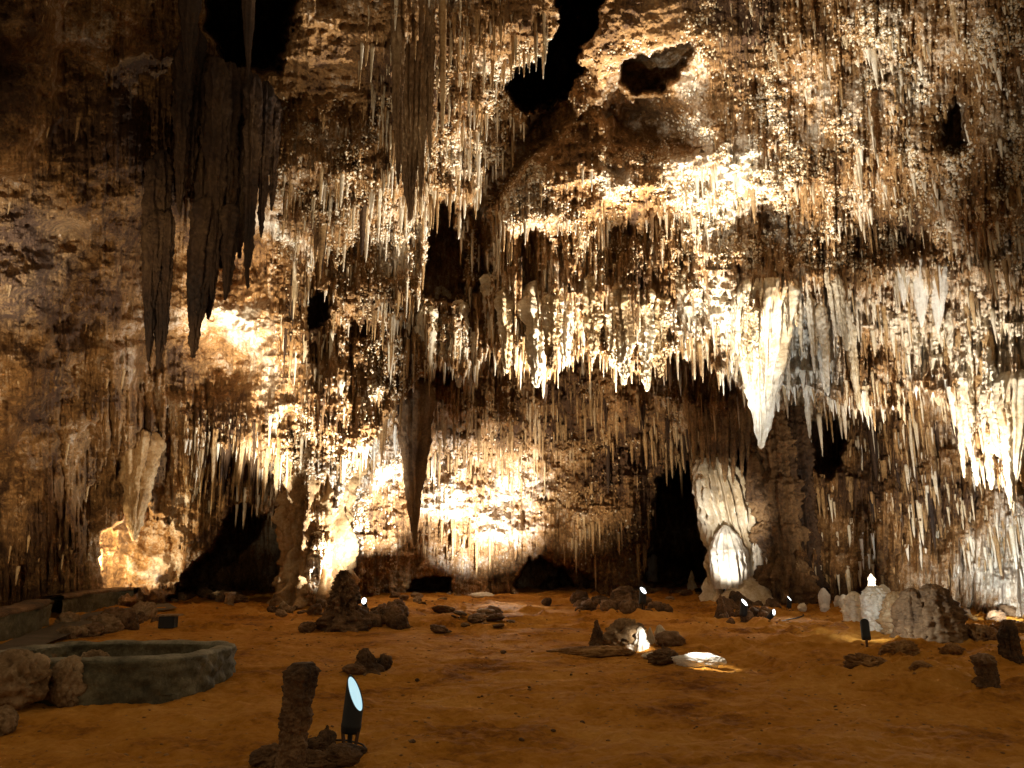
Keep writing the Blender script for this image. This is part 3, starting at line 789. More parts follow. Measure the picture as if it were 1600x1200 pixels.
def stalag(x, y, w, h, mat, seed, label, prof, group=None, cat='stalagmite', name='stalagmite', lean=0.0, **kw):
    X, Y, Z, s = at_px(x, y)
    o = grow(name, h * s * 1.04, w * 0.5 * s, mat, seed, prof, lean=(lean * s, 0), **kw)
    o.location = (X, Y + w * 0.3 * s, Z - 0.04 * h * s)
    return tag(o, label, cat, group)


STUMP = [(0, 1.05), (.08, .9), (.2, .74), (.4, .76), (.55, .88), (.62, .75), (.8, .9), (.93, .95), (1, .55)]
CONE = [(0, 1.1), (.15, .9), (.4, .6), (.7, .35), (.92, .16), (1, .04)]
DOME = [(0, 1.05), (.2, 1), (.5, .92), (.75, .72), (.92, .42), (1, .08)]
BULB = [(0, .85), (.15, .8), (.4, 1), (.65, .95), (.85, .65), (.95, .38), (1, .06)]
# near pillar stump and its litter
stalag(446, 1215, 50, 150, M_stone, 301, 'rough knobbly pillar stump with flat broken top, beside the nearest spotlight', STUMP, cat='stalagmite', name='stalagmite_stump', nz=150, nr=90, flute=0.05, nf=5, lump=0.32, ls=2.2, fine=0.16, lean=12)
for k, (x, y, w, h, lb) in enumerate([(508, 1180, 26, 34, 'pointed dark stone, right of the pillar stump'), (486, 1184, 44, 26, 'low dark stone touching the pillar stump on its right'), (420, 1200, 60, 30, 'dark flat stone at the left foot of the pillar stump'),
                                     (540, 1184, 50, 18, 'flat reddish stone under the nearest spotlight'), (530, 1200, 56, 26, 'broad low stone in front of the nearest spotlight'), (480, 1212, 70, 30, 'lumpy stone slab at the bottom foot of the pillar stump')]):
    rk(x, y, w, h, M_stone, 310 + k, lb, sub=5, amp=0.5, freq=1.5)
stalag(508, 1176, 22, 36, M_stone, 320, 'little cone shaped stalagmite stub between pillar stump and nearest spotlight', CONE, nz=50, nr=36, lump=0.3, fine=0.15)
# two dark lumps in the middle distance
stalag(566, 1052, 40, 34, M_stone, 322, 'dark peaked lump, the larger of the pair on the open floor behind the nearest spotlight', [(0, 1.3), (.2, 1.0), (.45, .7), (.7, .55), (.9, .3), (1, .1)], nz=70, nr=50, lump=0.5, ls=1.6, fine=0.2)
rk(552, 1054, 30, 14, M_stone, 323, 'low dark stone at the left foot of the peaked lump', amp=0.5)
rk(600, 1048, 24, 22, M_stone, 324, 'small black spiky stone, the smaller of the pair on the open floor', amp=0.7, freq=2.0)
# clump in the centre
Xc, Yc, Zc, Sc = at_px(980, 1014)
rk(982, 1016, 64, 46, M_stonep, 330, 'big rounded boulder with pale patches, in the middle of the floor', name='boulder', cat='boulder', sub=5, amp=0.35, freq=1.6, pits=0.5, deep=0.7)
stalag(934, 1012, 26, 40, M_stone, 331, 'dark ragged spire standing left of the rounded boulder', CONE, nz=70, nr=50, lump=0.45, ls=1.8, fine=0.22)
KNOB = stalag(1003, 1017, 22, 34, M_white, 332, 'small white brightly lit stalagmite against the rounded boulder', [(0, 1), (.3, .95), (.5, .6), (.7, .65), (.9, .4), (1, .1)], nz=50, nr=36, lump=0.3)
rk(988, 1017, 24, 16, M_white, 333, 'white lit knob at the foot of the rounded boulder', amp=0.4)
stalag(1018, 1006, 16, 24, M_pale, 334, 'pinkish pale fin, left one of two behind the white stalagmite', CONE, nz=40, nr=28, lump=0.35)
stalag(1028, 1004, 16, 28, M_pale, 335, 'pinkish pale fin, right and taller one of two behind the white stalagmite', BULB, nz=40, nr=28, lump=0.35)
rk(1048, 1010, 42, 22, M_stone, 336, 'brown peaked stone right of the two pinkish fins', amp=0.5)
rk(1040, 1038, 46, 20, M_stone, 337, 'black spiky clump shielding a hidden lamp before the lit slab', amp=0.6, freq=2.2, sub=5, name='rock_clump')
stalag(1037, 1034, 14, 26, M_stone, 338, 'black thorn sticking up out of the spiky clump', CONE, nz=40, nr=26, lump=0.3)
rk(930, 1027, 120, 14, M_crust, 339, 'long low crust ledge in front of the rounded boulder', sub=5, amp=0.45, freq=2.0, deep=0.35, name='crust_ledge', cat='rock ledge')
SLAB = rk(1094, 1043, 74, 20, M_white, 340, 'flat pale crust slab glaring in lamp light beside the black spiky clump', sub=5, amp=0.35, freq=2.0, deep=0.28, name='crust_slab', cat='rock slab')
rk(1016, 1030, 26, 9, M_pale, 341, 'small lit crust fragment left of the black spiky clump', amp=0.5, freq=2.0, name='crust_slab', cat='rock slab')

# stalagmite group on the right
G = 'stalagmite group on the right'
stalag(1386, 990, 46, 66, M_pale, 350, 'pale grey bulbous stalagmite right behind the dark spotlight', BULB, nz=110, nr=80, flute=0.06, nf=11, lump=0.5, step=0.12, fine=0.3, ls=1.6)
stalag(1392, 985, 34, 66, M_white, 351, 'white scaly knob rising from the pale bulbous stalagmite', DOME, nz=90, nr=60, flute=0.08, nf=9, lump=0.2, step=0.2)
stalag(1412, 994, 44, 64, M_ochre, 352, 'golden topped stalagmite in the middle of the big group', BULB, nz=100, nr=70, flute=0.06, nf=9, lump=0.5, step=0.1, fine=0.28, ls=1.6)
stalag(1442, 1002, 56, 76, M_brown, 353, 'brown rounded stalagmite between the golden and the tallest brown one', DOME, nz=100, nr=70, flute=0.1, nf=8, lump=0.5, ls=1.7, fine=0.24)
stalag(1468, 1006, 66, 88, M_brown, 354, 'largest brown hump at the right end of the stalagmite group', DOME, nz=120, nr=80, flute=0.1, nf=9, lump=0.5, ls=1.7, fine=0.24)
stalag(1358, 975, 36, 46, M_pale, 355, 'knobbly white coral like stalagmite left of the pale bulbous one', DOME, nz=90, nr=60, flute=0.1, nf=7, lump=0.4, ls=2, fine=0.2)
stalag(1355, 960, 16, 58, M_white, 356, 'thin white spire lit brightly, topmost of the group', [(0, 1), (.5, .8), (.75, .6), (.9, .55), (1, .1)], nz=60, nr=30, lump=0.5, ls=1.6, fine=0.2)
for k, (x, y, w, h) in enumerate([(1291, 953, 16, 32), (1303, 953, 16, 26), (1312, 952, 12, 20), (1288, 958, 12, 12)]):
    stalag(x, y, w, h, M_white, 360 + k, ('tallest of four small white stalagmites below the dark cleft', 'second of four small white stalagmites, plump one', 'rightmost of four small white stalagmites', 'tiny white nub at the foot of the four small stalagmites')[k], BULB, nz=40, nr=28, lump=0.3, group='small white stalagmites')
rk(1252, 955, 14, 12, M_pale, 365, 'lone small white stone beside the black cable loop')
stalag(1549, 1072, 30, 44, M_stone, 366, 'dark stubby stump with a knob on top, on the right foreground floor', [(0, 1.1), (.3, .9), (.6, .85), (.75, 1), (.9, .85), (1, .3)], nz=70, nr=50, lump=0.35, ls=1.8, fine=0.15)
stalag(1592, 1035, 28, 58, M_stone, 367, 'tall dark knobbly post at the right border', [(0, 1.1), (.3, .8), (.6, .9), (.8, .7), (1, .4)], nz=90, nr=50, lump=0.4, ls=1.5, fine=0.15)
for k, (x, y, w, h) in enumerate([(1545, 1003, 56, 24), (1580, 988, 44, 20), (1500, 1022, 30, 12), (1408, 1020, 50, 16), (1375, 1040, 60, 16), (1440, 1046, 30, 10), (1500, 970, 50, 12)]):
    rk(x, y, w, h, M_crust, 370 + k, 'low brown crust lump on the uneven floor right of centre', 'crust lumps on the right floor', name='crust_lump', cat='rock', amp=0.6, freq=1.9, deep=0.8, sink=0.75, sub=5, jag=0.45)

# rubble heaps -------------------------------------------------------------------------------
base_rocks = {}
def rubble(n, x0, x1, yfun, wr, label, group, mats, hk=0.8):
    for k in range(n):
        x = rng.uniform(x0, x1); ya, yb = yfun(x); y = rng.uniform(ya, yb)
        X, Y, Z, s = at_px(x, y)
        w = rng.uniform(*wr) * s; v = int(rng.integers(0, 8)); mt = mats[int(rng.integers(0, len(mats)))]
        key = (v, mt.name)
        if key not in base_rocks:
            V, f = rock_verts(500 + v, 4, amp=0.55, freq=1.4, angular=0.25, jag=0.4)
            base_rocks[key] = o = link_mesh('rock', V, None, mt, tris=f)
        else:
            o = base_rocks[key].copy(); COL.objects.link(o)
        o.scale = (w * 0.5, w * 0.42, w * 0.5 * hk * rng.uniform(0.6, 1.1)); o.location = (X, Y, Z + w * 0.18)
        o.rotation_euler = (rng.uniform(-.3, .3), rng.uniform(-.3, .3), rng.uniform(0, 6.28))
        tag(o, label, 'rock', group)


rubble(34, 490, 630, lambda x: (958, 984), (14, 34), 'dark jagged rubble stone heaped round the foot of the tall column', 'rubble round the column foot', (M_stone,), 1.1)
rubble(16, 430, 520, lambda x: (945, 962), (8, 20), 'small rubble stone strewn left of the column foot', 'stones left of the column foot', (M_stone, M_stonep))
rubble(30, 900, 1050, lambda x: (940, 960), (14, 30), 'brown rubble stone in the mound round the centre spotlight', 'rubble mound round the centre spotlight', (M_stone,), 1.0)
rubble(30, 1125, 1215, lambda x: (946, 972), (12, 28), 'dark rubble stone in the heap below the pale flowstone column', 'rubble below the flowstone column', (M_stone,), 1.1)
rubble(22, 960, 1130, lambda x: (915, 936), (8, 22), 'pale flat stone lining the back path', 'stones lining the back path', (M_stonep, M_stone), 0.6)
rubble(22, 240, 380, lambda x: (928, 945), (12, 30), 'brown stone in the loose row edging the left path', 'stones edging the left path', (M_stone, M_stonep))
rubble(22, 90, 250, lambda x: (962 + (250 - x) * .12, 975 + (250 - x) * .18), (16, 42), 'brown boulder in the loose row behind the round basin', 'boulders behind the basin', (M_stone, M_stonep), 0.9)
rubble(14, 690, 800, lambda x: (955, 980), (10, 34), 'low crusty stone scattered on the middle floor', 'crusty stones on the middle floor', (M_stonep, M_stone), 0.35)
rubble(10, 620, 700, lambda x: (928, 945), (8, 20), 'low stone near the back wall, right of the column', 'stones near the back wall', (M_stone, M_stonep), 0.7)
rubble(18, 1400, 1600, lambda x: (955, 972), (12, 34), 'dark stone at the foot of the right wall', 'stones at the right wall foot', (M_stone,), 0.8)
rubble(10, 640, 1250, lambda x: (990, 1180), (4, 9), 'tiny pebble lying on the open dirt floor', 'pebbles on the dirt floor', (M_stone,), 0.7)
stalag(528, 984, 66, 86, M_stone, 395, 'tall dark craggy rock mass leaning on the column foot before the glaring lamp', [(0, 1.2), (.2, 1), (.45, .75), (.7, .45), (.9, .25), (1, .08)], name='boulder', cat='boulder', nz=130, nr=90, flute=0.08, nf=7, lump=0.6, ls=1.7, fine=0.28)
X, Y, Z, s = at_px(516, 985)
rk(614, 980, 36, 30, M_stone, 396, 'upright dark shard at the right end of the column rubble', amp=0.6)
rk(752, 934, 36, 8, M_white, 397, 'low bright lit stone lying before the glowing back wall', amp=0.5)
rk(855, 947, 16, 12, M_stone, 398, 'single small stone alone on the middle floor, before the back wall')
for k, (x, y, w, h) in enumerate([(95, 1106, 56, 74), (60, 1062, 44, 36), (14, 1110, 90, 80), (136, 1070, 44, 50), (30, 1060, 50, 30), (-4, 1150, 40, 40)]):
    rk(x, y, w, h, M_stonep, 400 + k, ('pale ochre angular boulder leaning on the round basin', 'pale rounded boulder behind the angular one, at the basin end', 'large dark pitted boulder at the left border', 'dark pointed boulder tucked against the basin rim', 'dark flat boulder behind the large pitted one', 'boulder cut off by the lower left border')[k], name='boulder', cat='boulder', sub=5, amp=0.35, pits=0.35, freq=1.3)

# ------------------------------------------------------------------ stone basin, front left
def ring_path(n, cx, cy, rx, ry, e=3.2, rot=0.0):
    a = np.linspace(0, 2 * math.pi, n, endpoint=False)
    c, s = np.cos(a), np.sin(a)
    r = (np.abs(c) ** e + np.abs(s) ** e) ** (-1 / e)
    x, y = rx * r * c, ry * r * s
    return np.stack([cx + x * math.cos(rot) - y * math.sin(rot), cy + x * math.sin(rot) + y * math.cos(rot)], -1)


basin = empty('stone_basin', (-5.32, 10.95, 0))
tag(basin, 'low round edged stone basin with mortared wall and dark hollow inside, front left', 'basin')
n = 260
zz = np.concatenate([np.linspace(-0.1, 0.44, 26)])
V = []
for z in zz:
    p = ring_path(n, 0, 0, 1.42 - 0.02 * z, 1.27 - 0.02 * z, rot=-0.05)
    V.append(np.concatenate([p, np.full((n, 1), z)], 1))
for z in zz[::-1]:
    p = ring_path(n, 0, 0, 1.20, 1.05, rot=-0.05)
    V.append(np.concatenate([p, np.full((n, 1), z)], 1))
V = np.array(V); m = len(V)
P = V.reshape(-1, 3)
f, cidn = worley2(np.tile(np.arange(n) / 7.0, m), P[:, 2] * 6, 77)
off = 0.09 * np.clip(0.6 - f, 0, 1) + 0.03 * fbm3(P * 4, 4, 5) + 0.01 * fbm3(P * 16, 3, 6)
nr_ = P[:, :2] / np.linalg.norm(P[:, :2], axis=1, keepdims=True)
sg = np.where(np.arange(len(P)) < len(zz) * n, 1, -1)[:, None]
P[:, :2] += nr_ * off[:, None] * sg
link_mesh('wall', P, grid_quads(m, n, True), M_mason, basin)
V = []
for r0, r1, z in ((1.415, 1.265, 0.43), (1.42, 1.27, 0.445), (1.41, 1.26, 0.465), (1.36, 1.21, 0.475), (1.25, 1.10, 0.475), (1.205, 1.055, 0.465), (1.19, 1.04, 0.43)):
    p = ring_path(n, 0, 0, r0, r1, rot=-0.05)
    V.append(np.concatenate([p, np.full((n, 1), z)], 1))
P = np.array(V).reshape(-1, 3); P += 0.035 * np.stack([fbm3(P * 5, 4, 15), fbm3(P * 5 + 9, 4, 16), fbm3(P * 4 + 5, 4, 17)], -1)
link_mesh('rim', P, grid_quads(len(V), n, True), rock_mat('rim_stone', (0.06, 0.052, 0.03), (0.17, 0.15, 0.095), (0.34, 0.30, 0.21), 0.5, mott=2.5, bump=0.03, fine=18, streak=0.1), basin)
gxb, gyb = np.meshgrid(np.linspace(-1.22, 1.22, 40), np.linspace(-1.07, 1.07, 30))
P = np.stack([gxb, gyb, 0.04 + 0.03 * fbm2(gxb * 3, gyb * 3, 3, 8)], -1)
link_mesh('basin_floor', P, grid_quads(30, 40), M_mason, basin)


# ------------------------------------------------------------------ retaining walls of the visitor path
def masonry(name, line, h, th, label, seed, cat='stone wall', cop=True, mat=None):
    line = np.array(line, float)
    seg = np.hypot(*(line[1:, :2] - line[:-1, :2]).T); L = seg.sum()
    n = int(L / 0.06) + 2
    d = np.linspace(0, L, n); cum = np.concatenate([[0], np.cumsum(seg)])
    c = np.stack([np.interp(d, cum, line[:, k]) for k in range(3)], -1)
    tg = np.gradient(c[:, :2], axis=0); tg /= np.linalg.norm(tg, axis=1, keepdims=True)
    nm = np.stack([-tg[:, 1], tg[:, 0]], -1)
    root = empty(name, tuple(c[0])); tag(root, label, cat)
    prof = [(-th / 2, -0.15)] + [(-th / 2, z) for z in np.linspace(0, h, 12)] + [(x, h) for x in np.linspace(-th / 2, th / 2, 7)[1:-1]] + [(th / 2, z) for z in np.linspace(h, -0.15, 10)]
    P = np.array([[[c[i, 0] + nm[i, 0] * o, c[i, 1] + nm[i, 1] * o, c[i, 2] + z] for i in range(n)] for o, z in prof])
    D, K = np.meshgrid(d, np.arange(len(prof)))
    f, _ = worley2(D / 0.32, P[..., 2] / 0.2 + K * 0.02, seed)
    off = 0.06 * np.clip(0.65 - f, 0, 1) + 0.03 * fbm3(P * 2.5, 4, seed)
    sgn = np.sign(np.array([o for o, z in prof]))[:, None]
    P[..., 0] += nm[None, :, 0] * off * sgn; P[..., 1] += nm[None, :, 1] * off * sgn
    P[..., 2] += 0.05 * fbm3(P * 1.2 + 4, 4, seed + 4) * (P[..., 2] > c[None, :, 2] + h * 0.8)
    P -= c[0]
    link_mesh('wall_body', P, grid_quads(len(prof), n), mat or M_mason, root)
    if cop:
        pr = [(-th / 2 - 0.05, h + 0.0), (-th / 2 - 0.06, h + 0.05), (-th / 2 + 0.02, h + 0.09), (0, h + 0.10), (th / 2, h + 0.08), (th / 2 + 0.05, h)]
        P = np.array([[[c[i, 0] + nm[i, 0] * o, c[i, 1] + nm[i, 1] * o, c[i, 2] + z] for i in range(n)] for o, z in pr])
        P += 0.05 * np.stack([fbm3(P * 2.2, 4, seed + 6), fbm3(P * 2.2 + 7, 4, seed + 7), fbm3(P * 2.0 + 3, 4, seed + 8)], -1)
        P -= c[0]
        link_mesh('coping', P, grid_quads(len(pr), n), M_stone, root)


def fp(x, y):
    return on_floor(x, y)


masonry('stone_wall', [fp(-90, 1012), fp(-20, 1004), fp(30, 992), fp(57, 978)], 0.5, 0.5, 'short end of the mortared path wall at the left border', 21)
masonry('stone_wall', [fp(60, 966), fp(120, 958), fp(185, 950), fp(240, 945)], 0.5, 0.5, 'longer mortared path wall running back below the orange alcove', 22)
masonry('stone_kerb', [fp(1085, 928), fp(1130, 926), fp(1195, 924)], 0.16, 0.3, 'straight stone kerb with pale top before the flowstone column', 23, cat='kerb')
masonry('stone_kerb', [fp(960, 930), fp(1010, 922), fp(1080, 906)], 0.12, 0.3, 'low rubble kerb climbing to the dark passage', 24, cat='kerb', cop=False, mat=M_stonep)
# path strip on the left and ramp to the dark passage
def strip(name, a, b, mat, lift=0.02):
    a = np.array([fp(*p) for p in a]); b = np.array([fp(*p) for p in b])
    t = np.linspace(0, 1, 40)
    def rs(q):
        u = np.linspace(0, 1, len(q)); return np.stack([np.interp(t, u, q[:, k]) for k in range(3)], -1)
    A, B = rs(a), rs(b); w = np.linspace(0, 1, 14)[:, None, None]
    P = A[None] * (1 - w) + B[None] * w
    P[..., 2] = _plain_floor_z(P[..., 0], P[..., 1]) + lift + 0.015 * fbm2(P[..., 0] * 2, P[..., 1] * 2, 3, 4)
    o = link_mesh(name, P, grid_quads(14, 40), mat); o['kind'] = 'structure'


M_path = rock_mat('paving_with_shade', (0.03, 0.02, 0.01), (0.06, 0.042, 0.022), (0.11, 0.08, 0.05), 0.5, mott=1.5, bump=0.01, fine=25, streak=0)  # dark tone also paints the shadow between wall and basin
strip('path', [(-120, 1040), (0, 1016), (60, 990), (150, 962), (250, 948)], [(-80, 1075), (30, 1040), (85, 1008), (170, 976), (280, 955)], M_path, 0.06)

gv, gf = ico(1)
gl = [gv * (1 + 0.5 * fbm3(gv * 1.5 + 3 * k, 2, 640 + k))[:, None] for k in range(6)]
GV = []; GT = []; go = 0
for k in range(20000):
    Y = 4.5 + 22 * rng.uniform() ** 1.6; X = rng.uniform(-0.75, 0.75) * Y
    if rng.uniform() > 0.25 + 1.2 * max(0.0, float(fbm2(np.array([X / 1.3]), np.array([Y / 1.3]), 3, 903)[0]) + 0.1): continue
    r = (0.004 + 0.02 * rng.uniform() ** 3) * (0.6 + Y / 14)
    GV.append(gl[k % 6] * [r, r * rng.uniform(.6, 1), r * .6] + [X, Y, float(floor_z(X, Y)) - 0.005]); GT.append(gf + go); go += len(gv)
gr = link_mesh('gravel', np.vstack(GV), None, M_crust, tris=np.vstack(GT))
tag(gr, 'fine gravel and clods strewn over the orange dirt floor', 'gravel', None, 'stuff')
# small dark box, left
X, Y, Z, s = at_px(262, 981)
box = empty('junction_box', (X, Y, Z), 0.12)
tag(box, 'small black box with pale flat lid standing before the loose boulders', 'box')
def bevel_box(name, size, loc, mat, parent, bev=0.01):
    bm = bmesh.new(); bmesh.ops.create_cube(bm, size=1.0)
    for v in bm.verts: v.co = (v.co.x * size[0], v.co.y * size[1], v.co.z * size[2])
    bmesh.ops.bevel(bm, geom=bm.edges[:], offset=bev, segments=2, affect='EDGES')
    me = bpy.data.meshes.new(name); bm.to_mesh(me); bm.free(); me.materials.append(mat)
    o = bpy.data.objects.new(name, me); o.location = loc; o.parent = parent; COL.objects.link(o); return o
bevel_box('body', (22 * s, 22 * s, 17 * s), (0, 0, 8.5 * s), M_black, box)
bevel_box('lid', (32 * s, 26 * s, 2.5 * s), (2 * s, 0, 18.3 * s), M_stonep, box)
# a short squared post further back, left
X, Y, Z, s = at_px(360, 950)
stalag(360, 950, 14, 20, M_stonep, 420, 'short squared stone post at the end of the left path edging', [(0, 1), (.8, .95), (.82, 1.2), (.97, 1.2), (1, .6)], name='stone_post', cat='post', nz=30, nr=20, flute=0.02, lump=0.1)

# ------------------------------------------------------------------ formations standing at the back right
def column(name, x, y, w, h, mat, seed, label, prof, cat='column', lean=0, ly=0, Y=None, **kw):
    X, Y0_, Z = on_floor(x, y)
    if Y is not None:
        X = X * Y / Y0_; Y0_ = Y; Z = float(floor_z(X, Y)) - 0.05
    s = px2m(math.hypot(Y0_, CH))
    V, Q, T = None, None, None
    ps, rr = np.array(prof, float).T; nz = kw.pop('nz', 140); nr = kw.pop('nr', 96)
    t = np.linspace(0, 1, nz)
    root = empty(name, (X, Y0_, Z)); tag(root, label, cat)
    V, Q, T = tube_verts(t * h * s, w * 0.5 * s * np.interp(t, ps, rr), seed, nr, lean=(lean * s, ly * s), **kw)
    link_mesh('shaft', V, Q, mat, root, tris=T)
    return root, s


def lump(name, root, s, x, z, w, h, mat, seed, prof, dy=0, **kw):
    o = grow(name, h * s, w * 0.5 * s, mat, seed, prof, parent=root, **kw); o.location = (x * s, dy * s, z * s); return o


fcol, s = column('flowstone_column', 1165, 915, 80, 222, M_pale, 431, 'bright cream flowstone column with fluted drapery, lit from below, above a smooth mound', [(0, 1.35), (.08, 1.15), (.22, .98), (.45, .94), (.7, .98), (.9, .85), (1, .5)], lean=-24, Y=27.0, ly=30, flute=0.18, nf=21, lump=0.2, ls=1.5, fine=0.2, zst=0.5, nz=320, nr=260)
lump('dome', fcol, s, -32, 22, 50, 92, M_white, 432, [(0, .9), (.3, 1), (.6, .95), (.85, .6), (1, .06)], dy=-34, nz=100, nr=90, flute=0.14, nf=15, lump=0.18, fine=0.1, zst=0.5)
lump('dome', fcol, s, 18, 20, 42, 84, M_white, 433, [(0, 1), (.3, 1), (.6, .85), (.85, .5), (1, .06)], dy=-30, nz=100, nr=90, flute=0.14, nf=13, lump=0.18, fine=0.1, zst=0.5)
lump('mound', fcol, s, -8, -4, 104, 44, M_pale, 434, [(0, 1.05), (.3, .9), (.6, .66), (.85, .36), (1, .05)], dy=-40, nz=60, nr=64, flute=0.05, nf=7, lump=0.25, ls=1.2)
tcol, s = column('tiered_column', 1232, 925, 74, 290, M_brown, 441, 'brown ribbed column of stacked tiers right of the bright flowstone column', [(0, 1.1), (.12, 1.15), (.2, .8), (.34, .95), (.4, .78), (.6, 1), (.7, .8), (.85, .75), (1, .6)], Y=26.0, flute=0.12, nf=15, lump=0.34, ls=1.7, step=0.16, fine=0.2, nz=240, nr=140)
lump('cap', tcol, s, -34, 150, 30, 76, M_brown, 442, DOME, dy=-10, nz=60, nr=40, flute=0.08, nf=7, lump=0.2)
dcol, s = column('ribbed_column', 1290, 930, 46, 300, M_dark, 446, 'narrow dark ribbed column beside the tiered one, left of the cleft', [(0, 1.2), (.2, .8), (.6, .8), (.8, 1.0), (1, .8)], Y=26.0, flute=0.2, nf=9, lump=0.34, ls=1.6, fine=0.2, nz=220, nr=120)
bcol, s = column('column_foot', 488, 945, 108, 400, M_ochre, 451, 'broad ribbed foot of the tall column, blazing white where the hidden lamp hits it', [(0, 1.1), (.06, .95), (.2, .85), (.45, .95), (.7, 1.0), (1, .9)], Y=25.2, flute=0.16, nf=11, lump=0.5, ls=1.7, fine=0.26, zst=0.6, nz=320, nr=180, lean=6)
stalag(1030, 912, 19, 42, M_pale, 461, 'squarish pale stub standing on the back path before the dark passage', [(0, 1.1), (.2, .9), (.7, .95), (.92, 1), (1, .7)], nz=50, nr=36, flute=0.03, nf=4, lump=0.25, ls=2, name='stalagmite_stub')
stalag(1101, 916, 24, 50, M_stone, 462, 'dark brown stub just left of the flowstone column', [(0, 1.1), (.3, .9), (.8, 1), (1, .5)], nz=50, nr=36, lump=0.3, name='stalagmite_stub')
stalag(1083, 925, 18, 32, M_pale, 463, 'small pale pointed knob at the edge of the back path', CONE, nz=40, nr=28, lump=0.4, ls=1.8)
stalag(1118, 966, 22, 38, M_stone, 464, 'dark upright stump left of the rubble heap with spotlights', CONE, nz=50, nr=36, lump=0.35)
stalag(1335, 705, 10, 10, M_dark, 465, 'x', CONE) if False else None
stalag(980, 952, 44, 34, M_stone, 466, 'brown knobbly hump in the rubble mound behind the centre spotlight', [(0, 1.1), (.4, .9), (.8, .7), (1, .3)], nz=60, nr=50, lump=0.45, ls=1.8, fine=0.2)

# black cables on the floor
def cable(px, label, r=0.014):
    p = np.array([fp(x, y) for x, y in px]) + [0, 0, 0.02]
    u = np.linspace(0, len(p) - 1, 60); k = np.arange(len(p))
    ln = np.stack([np.interp(u, k, p[:, c]) for c in range(3)], -1)
    for _ in range(8): ln[1:-1] = (ln[:-2] + 2 * ln[1:-1] + ln[2:]) / 4
    tg = np.gradient(ln, axis=0); tg /= np.linalg.norm(tg, axis=1, keepdims=True)
    sd = np.cross(tg, [0, 0, 1.0]); sd /= np.linalg.norm(sd, axis=1, keepdims=True); un = np.cross(sd, tg)
    aa = np.linspace(0, 2 * math.pi, 8, endpoint=False)
    P = ln[:, None] + r * (sd[:, None] * np.cos(aa)[None, :, None] + un[:, None] * np.sin(aa)[None, :, None])
    tag(link_mesh('cable', P, grid_quads(60, 8, True), M_black), label, 'cable')


cable([(1205, 972), (1225, 970), (1250, 966), (1258, 962), (1245, 958), (1235, 957)], 'thin black cable looping on the dirt between two small spotlights')
cable([(547, 1172), (560, 1178), (574, 1176), (566, 1166), (540, 1160), (520, 1160), (505, 1166)], 'black cable trailing from the nearest spotlight toward the pillar stump', 0.008)


# ------------------------------------------------------------------ light
world = bpy.data.worlds.new('World'); scene.world = world; world.use_nodes = True
bg = world.node_tree.nodes['Background']
bg.inputs[0].default_value = (1.0, 0.76, 0.48, 1); bg.inputs[1].default_value = 0.16


def spot(name, pos, target, power, angle, color, blend=0.5, size=0.06):
    ld = bpy.data.lights.new(name, 'SPOT'); ld.energy = power; ld.color = color
    ld.spot_size = math.radians(angle); ld.spot_blend = blend; ld.shadow_soft_size = size
    o = bpy.data.objects.new(name, ld); COL.objects.link(o)
    o.location = pos
    from mathutils import Vector
    d = Vector(target) - Vector(pos)
    o.rotation_euler = d.to_track_quat('-Z', 'Y').to_euler()
    return o


def aim(x, y):
    return tuple(pt(x, y, wall_depth(x, y)))


def fl(x, Y, up=0.4):
    """a lamp or added fill light above the floor at forward distance Y, under photo column x"""
    X = (x - 800.0) / F * Y
    return (X, Y, float(floor_z(X, Y)) + up)


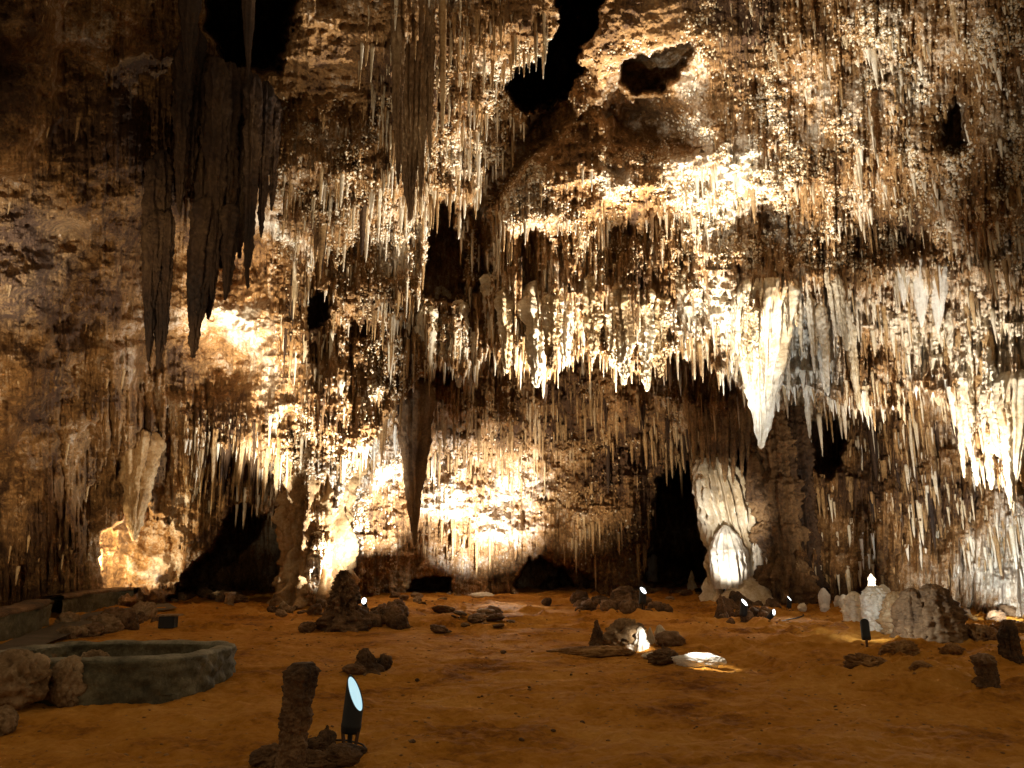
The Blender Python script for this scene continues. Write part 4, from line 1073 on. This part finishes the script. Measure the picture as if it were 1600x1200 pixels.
WARM = (1.0, 0.87, 0.68); NEU = (1.0, 0.945, 0.84); COOL = (0.82, 0.91, 1.0); AMB = (1.0, 0.84, 0.56)
LS = [  # position, target, watts, cone, colour, blend
    (fl(1120, 17.5), aim(1150, 170), 8000, 54, NEU, 0.9),
    (LP['l4'], aim(1060, 300), 5000, 44, NEU, 0.9),
    (LP['l3'], aim(850, 420), 11500, 60, NEU, 0.8),
    (LP['near'], aim(1260, 130), 6000, 34, NEU, 0.8),
    (fl(1215, 17.5), aim(1225, 570), 800, 34, COOL, 0.8),
    (fl(578, 22.9, 0.8), aim(500, 800), 1300, 110, (0.9, 0.95, 1.0), 0.6),
    (fl(600, 20.0), aim(500, 560), 5500, 40, NEU, 0.8),
    (fl(560, 16.0), aim(600, 150), 2200, 44, WARM, 0.9),
    (fl(770, 25.0, 0.3), aim(755, 785), 5200, 66, (.93, .95, 1), 1.0),
    (fl(640, 26.0, 0.3), aim(595, 770), 3000, 60, (.93, .95, 1), 0.9),
    (fl(1128, 21.5, 0.9), tuple(pt(1146, 800, 26.0)), 1000, 32, NEU, 0.9),
    (fl(1122, 24.6, 0.35), tuple(pt(1137, 850, 26.0)), 170, 70, NEU, 0.8),
    (fl(1440, 16.5, 0.3), aim(1480, 570), 3300, 56, NEU, 0.8),
    (fl(1540, 18.0, 0.3), aim(1560, 850), 900, 66, COOL, 0.8),
    (tuple(pt(165, 880, wall_depth(200, 840) - 2.2)), aim(200, 835), 420, 140, AMB, 1.0),
    (fl(430, 17.0), aim(398, 510), 9000, 25, WARM, 0.7),
    (fl(415, 20.5), aim(392, 560), 5000, 36, NEU, 0.8),
    (fl(900, 24.0), aim(900, 660), 1200, 80, WARM, 1.0),  # added fill in place of bounce, brightens the central hollow
    (fl(1345, 19.0), aim(1385, 740), 900, 70, WARM, 1.0),  # added fill, brightens the recess under the right curtain
    (fl(70, 11.6, 0.6), aim(-5, 440), 6000, 22, COOL, 1.0),
    (fl(-260, 9.0, 1.0), aim(60, 560), 2400, 66, (1, .78, .5), 1.0),
    ((LP['l8'][0] + 0.05, LP['l8'][1], LP['l8'][2] + 0.1), tuple(pt(1385, 930, 15.6)), 50, 110, COOL, 0.6),
    (fl(1525, 18.5, 1.1), tuple(pt(1430, 1020, 13.0)), 240, 90, WARM, 1.0),  # added light standing in for lamp spill across the floor
    (fl(780, 27.5, 1.4), tuple(pt(780, 985, 15.0)), 360, 80, WARM, 1.0),  # added backlight, skims the floor to draw out its relief
    (fl(1225, 22.0, 1.4), tuple(pt(1150, 1010, 12.0)), 160, 80, WARM, 1.0),  # another added light skimming the floor
    (tuple(np.array(SLAB.location) + [-0.2, -0.12, 0.6]), tuple(np.array(SLAB.location) + [0.08, -0.03, 0.05]), 40, 50, NEU, 0.5),
    (tuple(np.array(KNOB.location) + [0.22, -0.5, 0.35]), tuple(np.array(KNOB.location) + [-0.05, 0, 0.12]), 22, 60, NEU, 0.5),
]
for p, t, w, c, col, bl in LS:
    spot('lamp_and_fill', p, t, w, c, col, bl)

# ------------------------------------------------------------------ picture
scene.view_settings.view_transform = 'Standard'
scene.view_settings.look = 'None'
scene.view_settings.exposure = 1.0
scene.view_settings.gamma = 1
scene.cycles.use_denoising = True
scene.cycles.max_bounces = 5
scene.cycles.diffuse_bounces = 4
scene.cycles.sample_clamp_indirect = 4
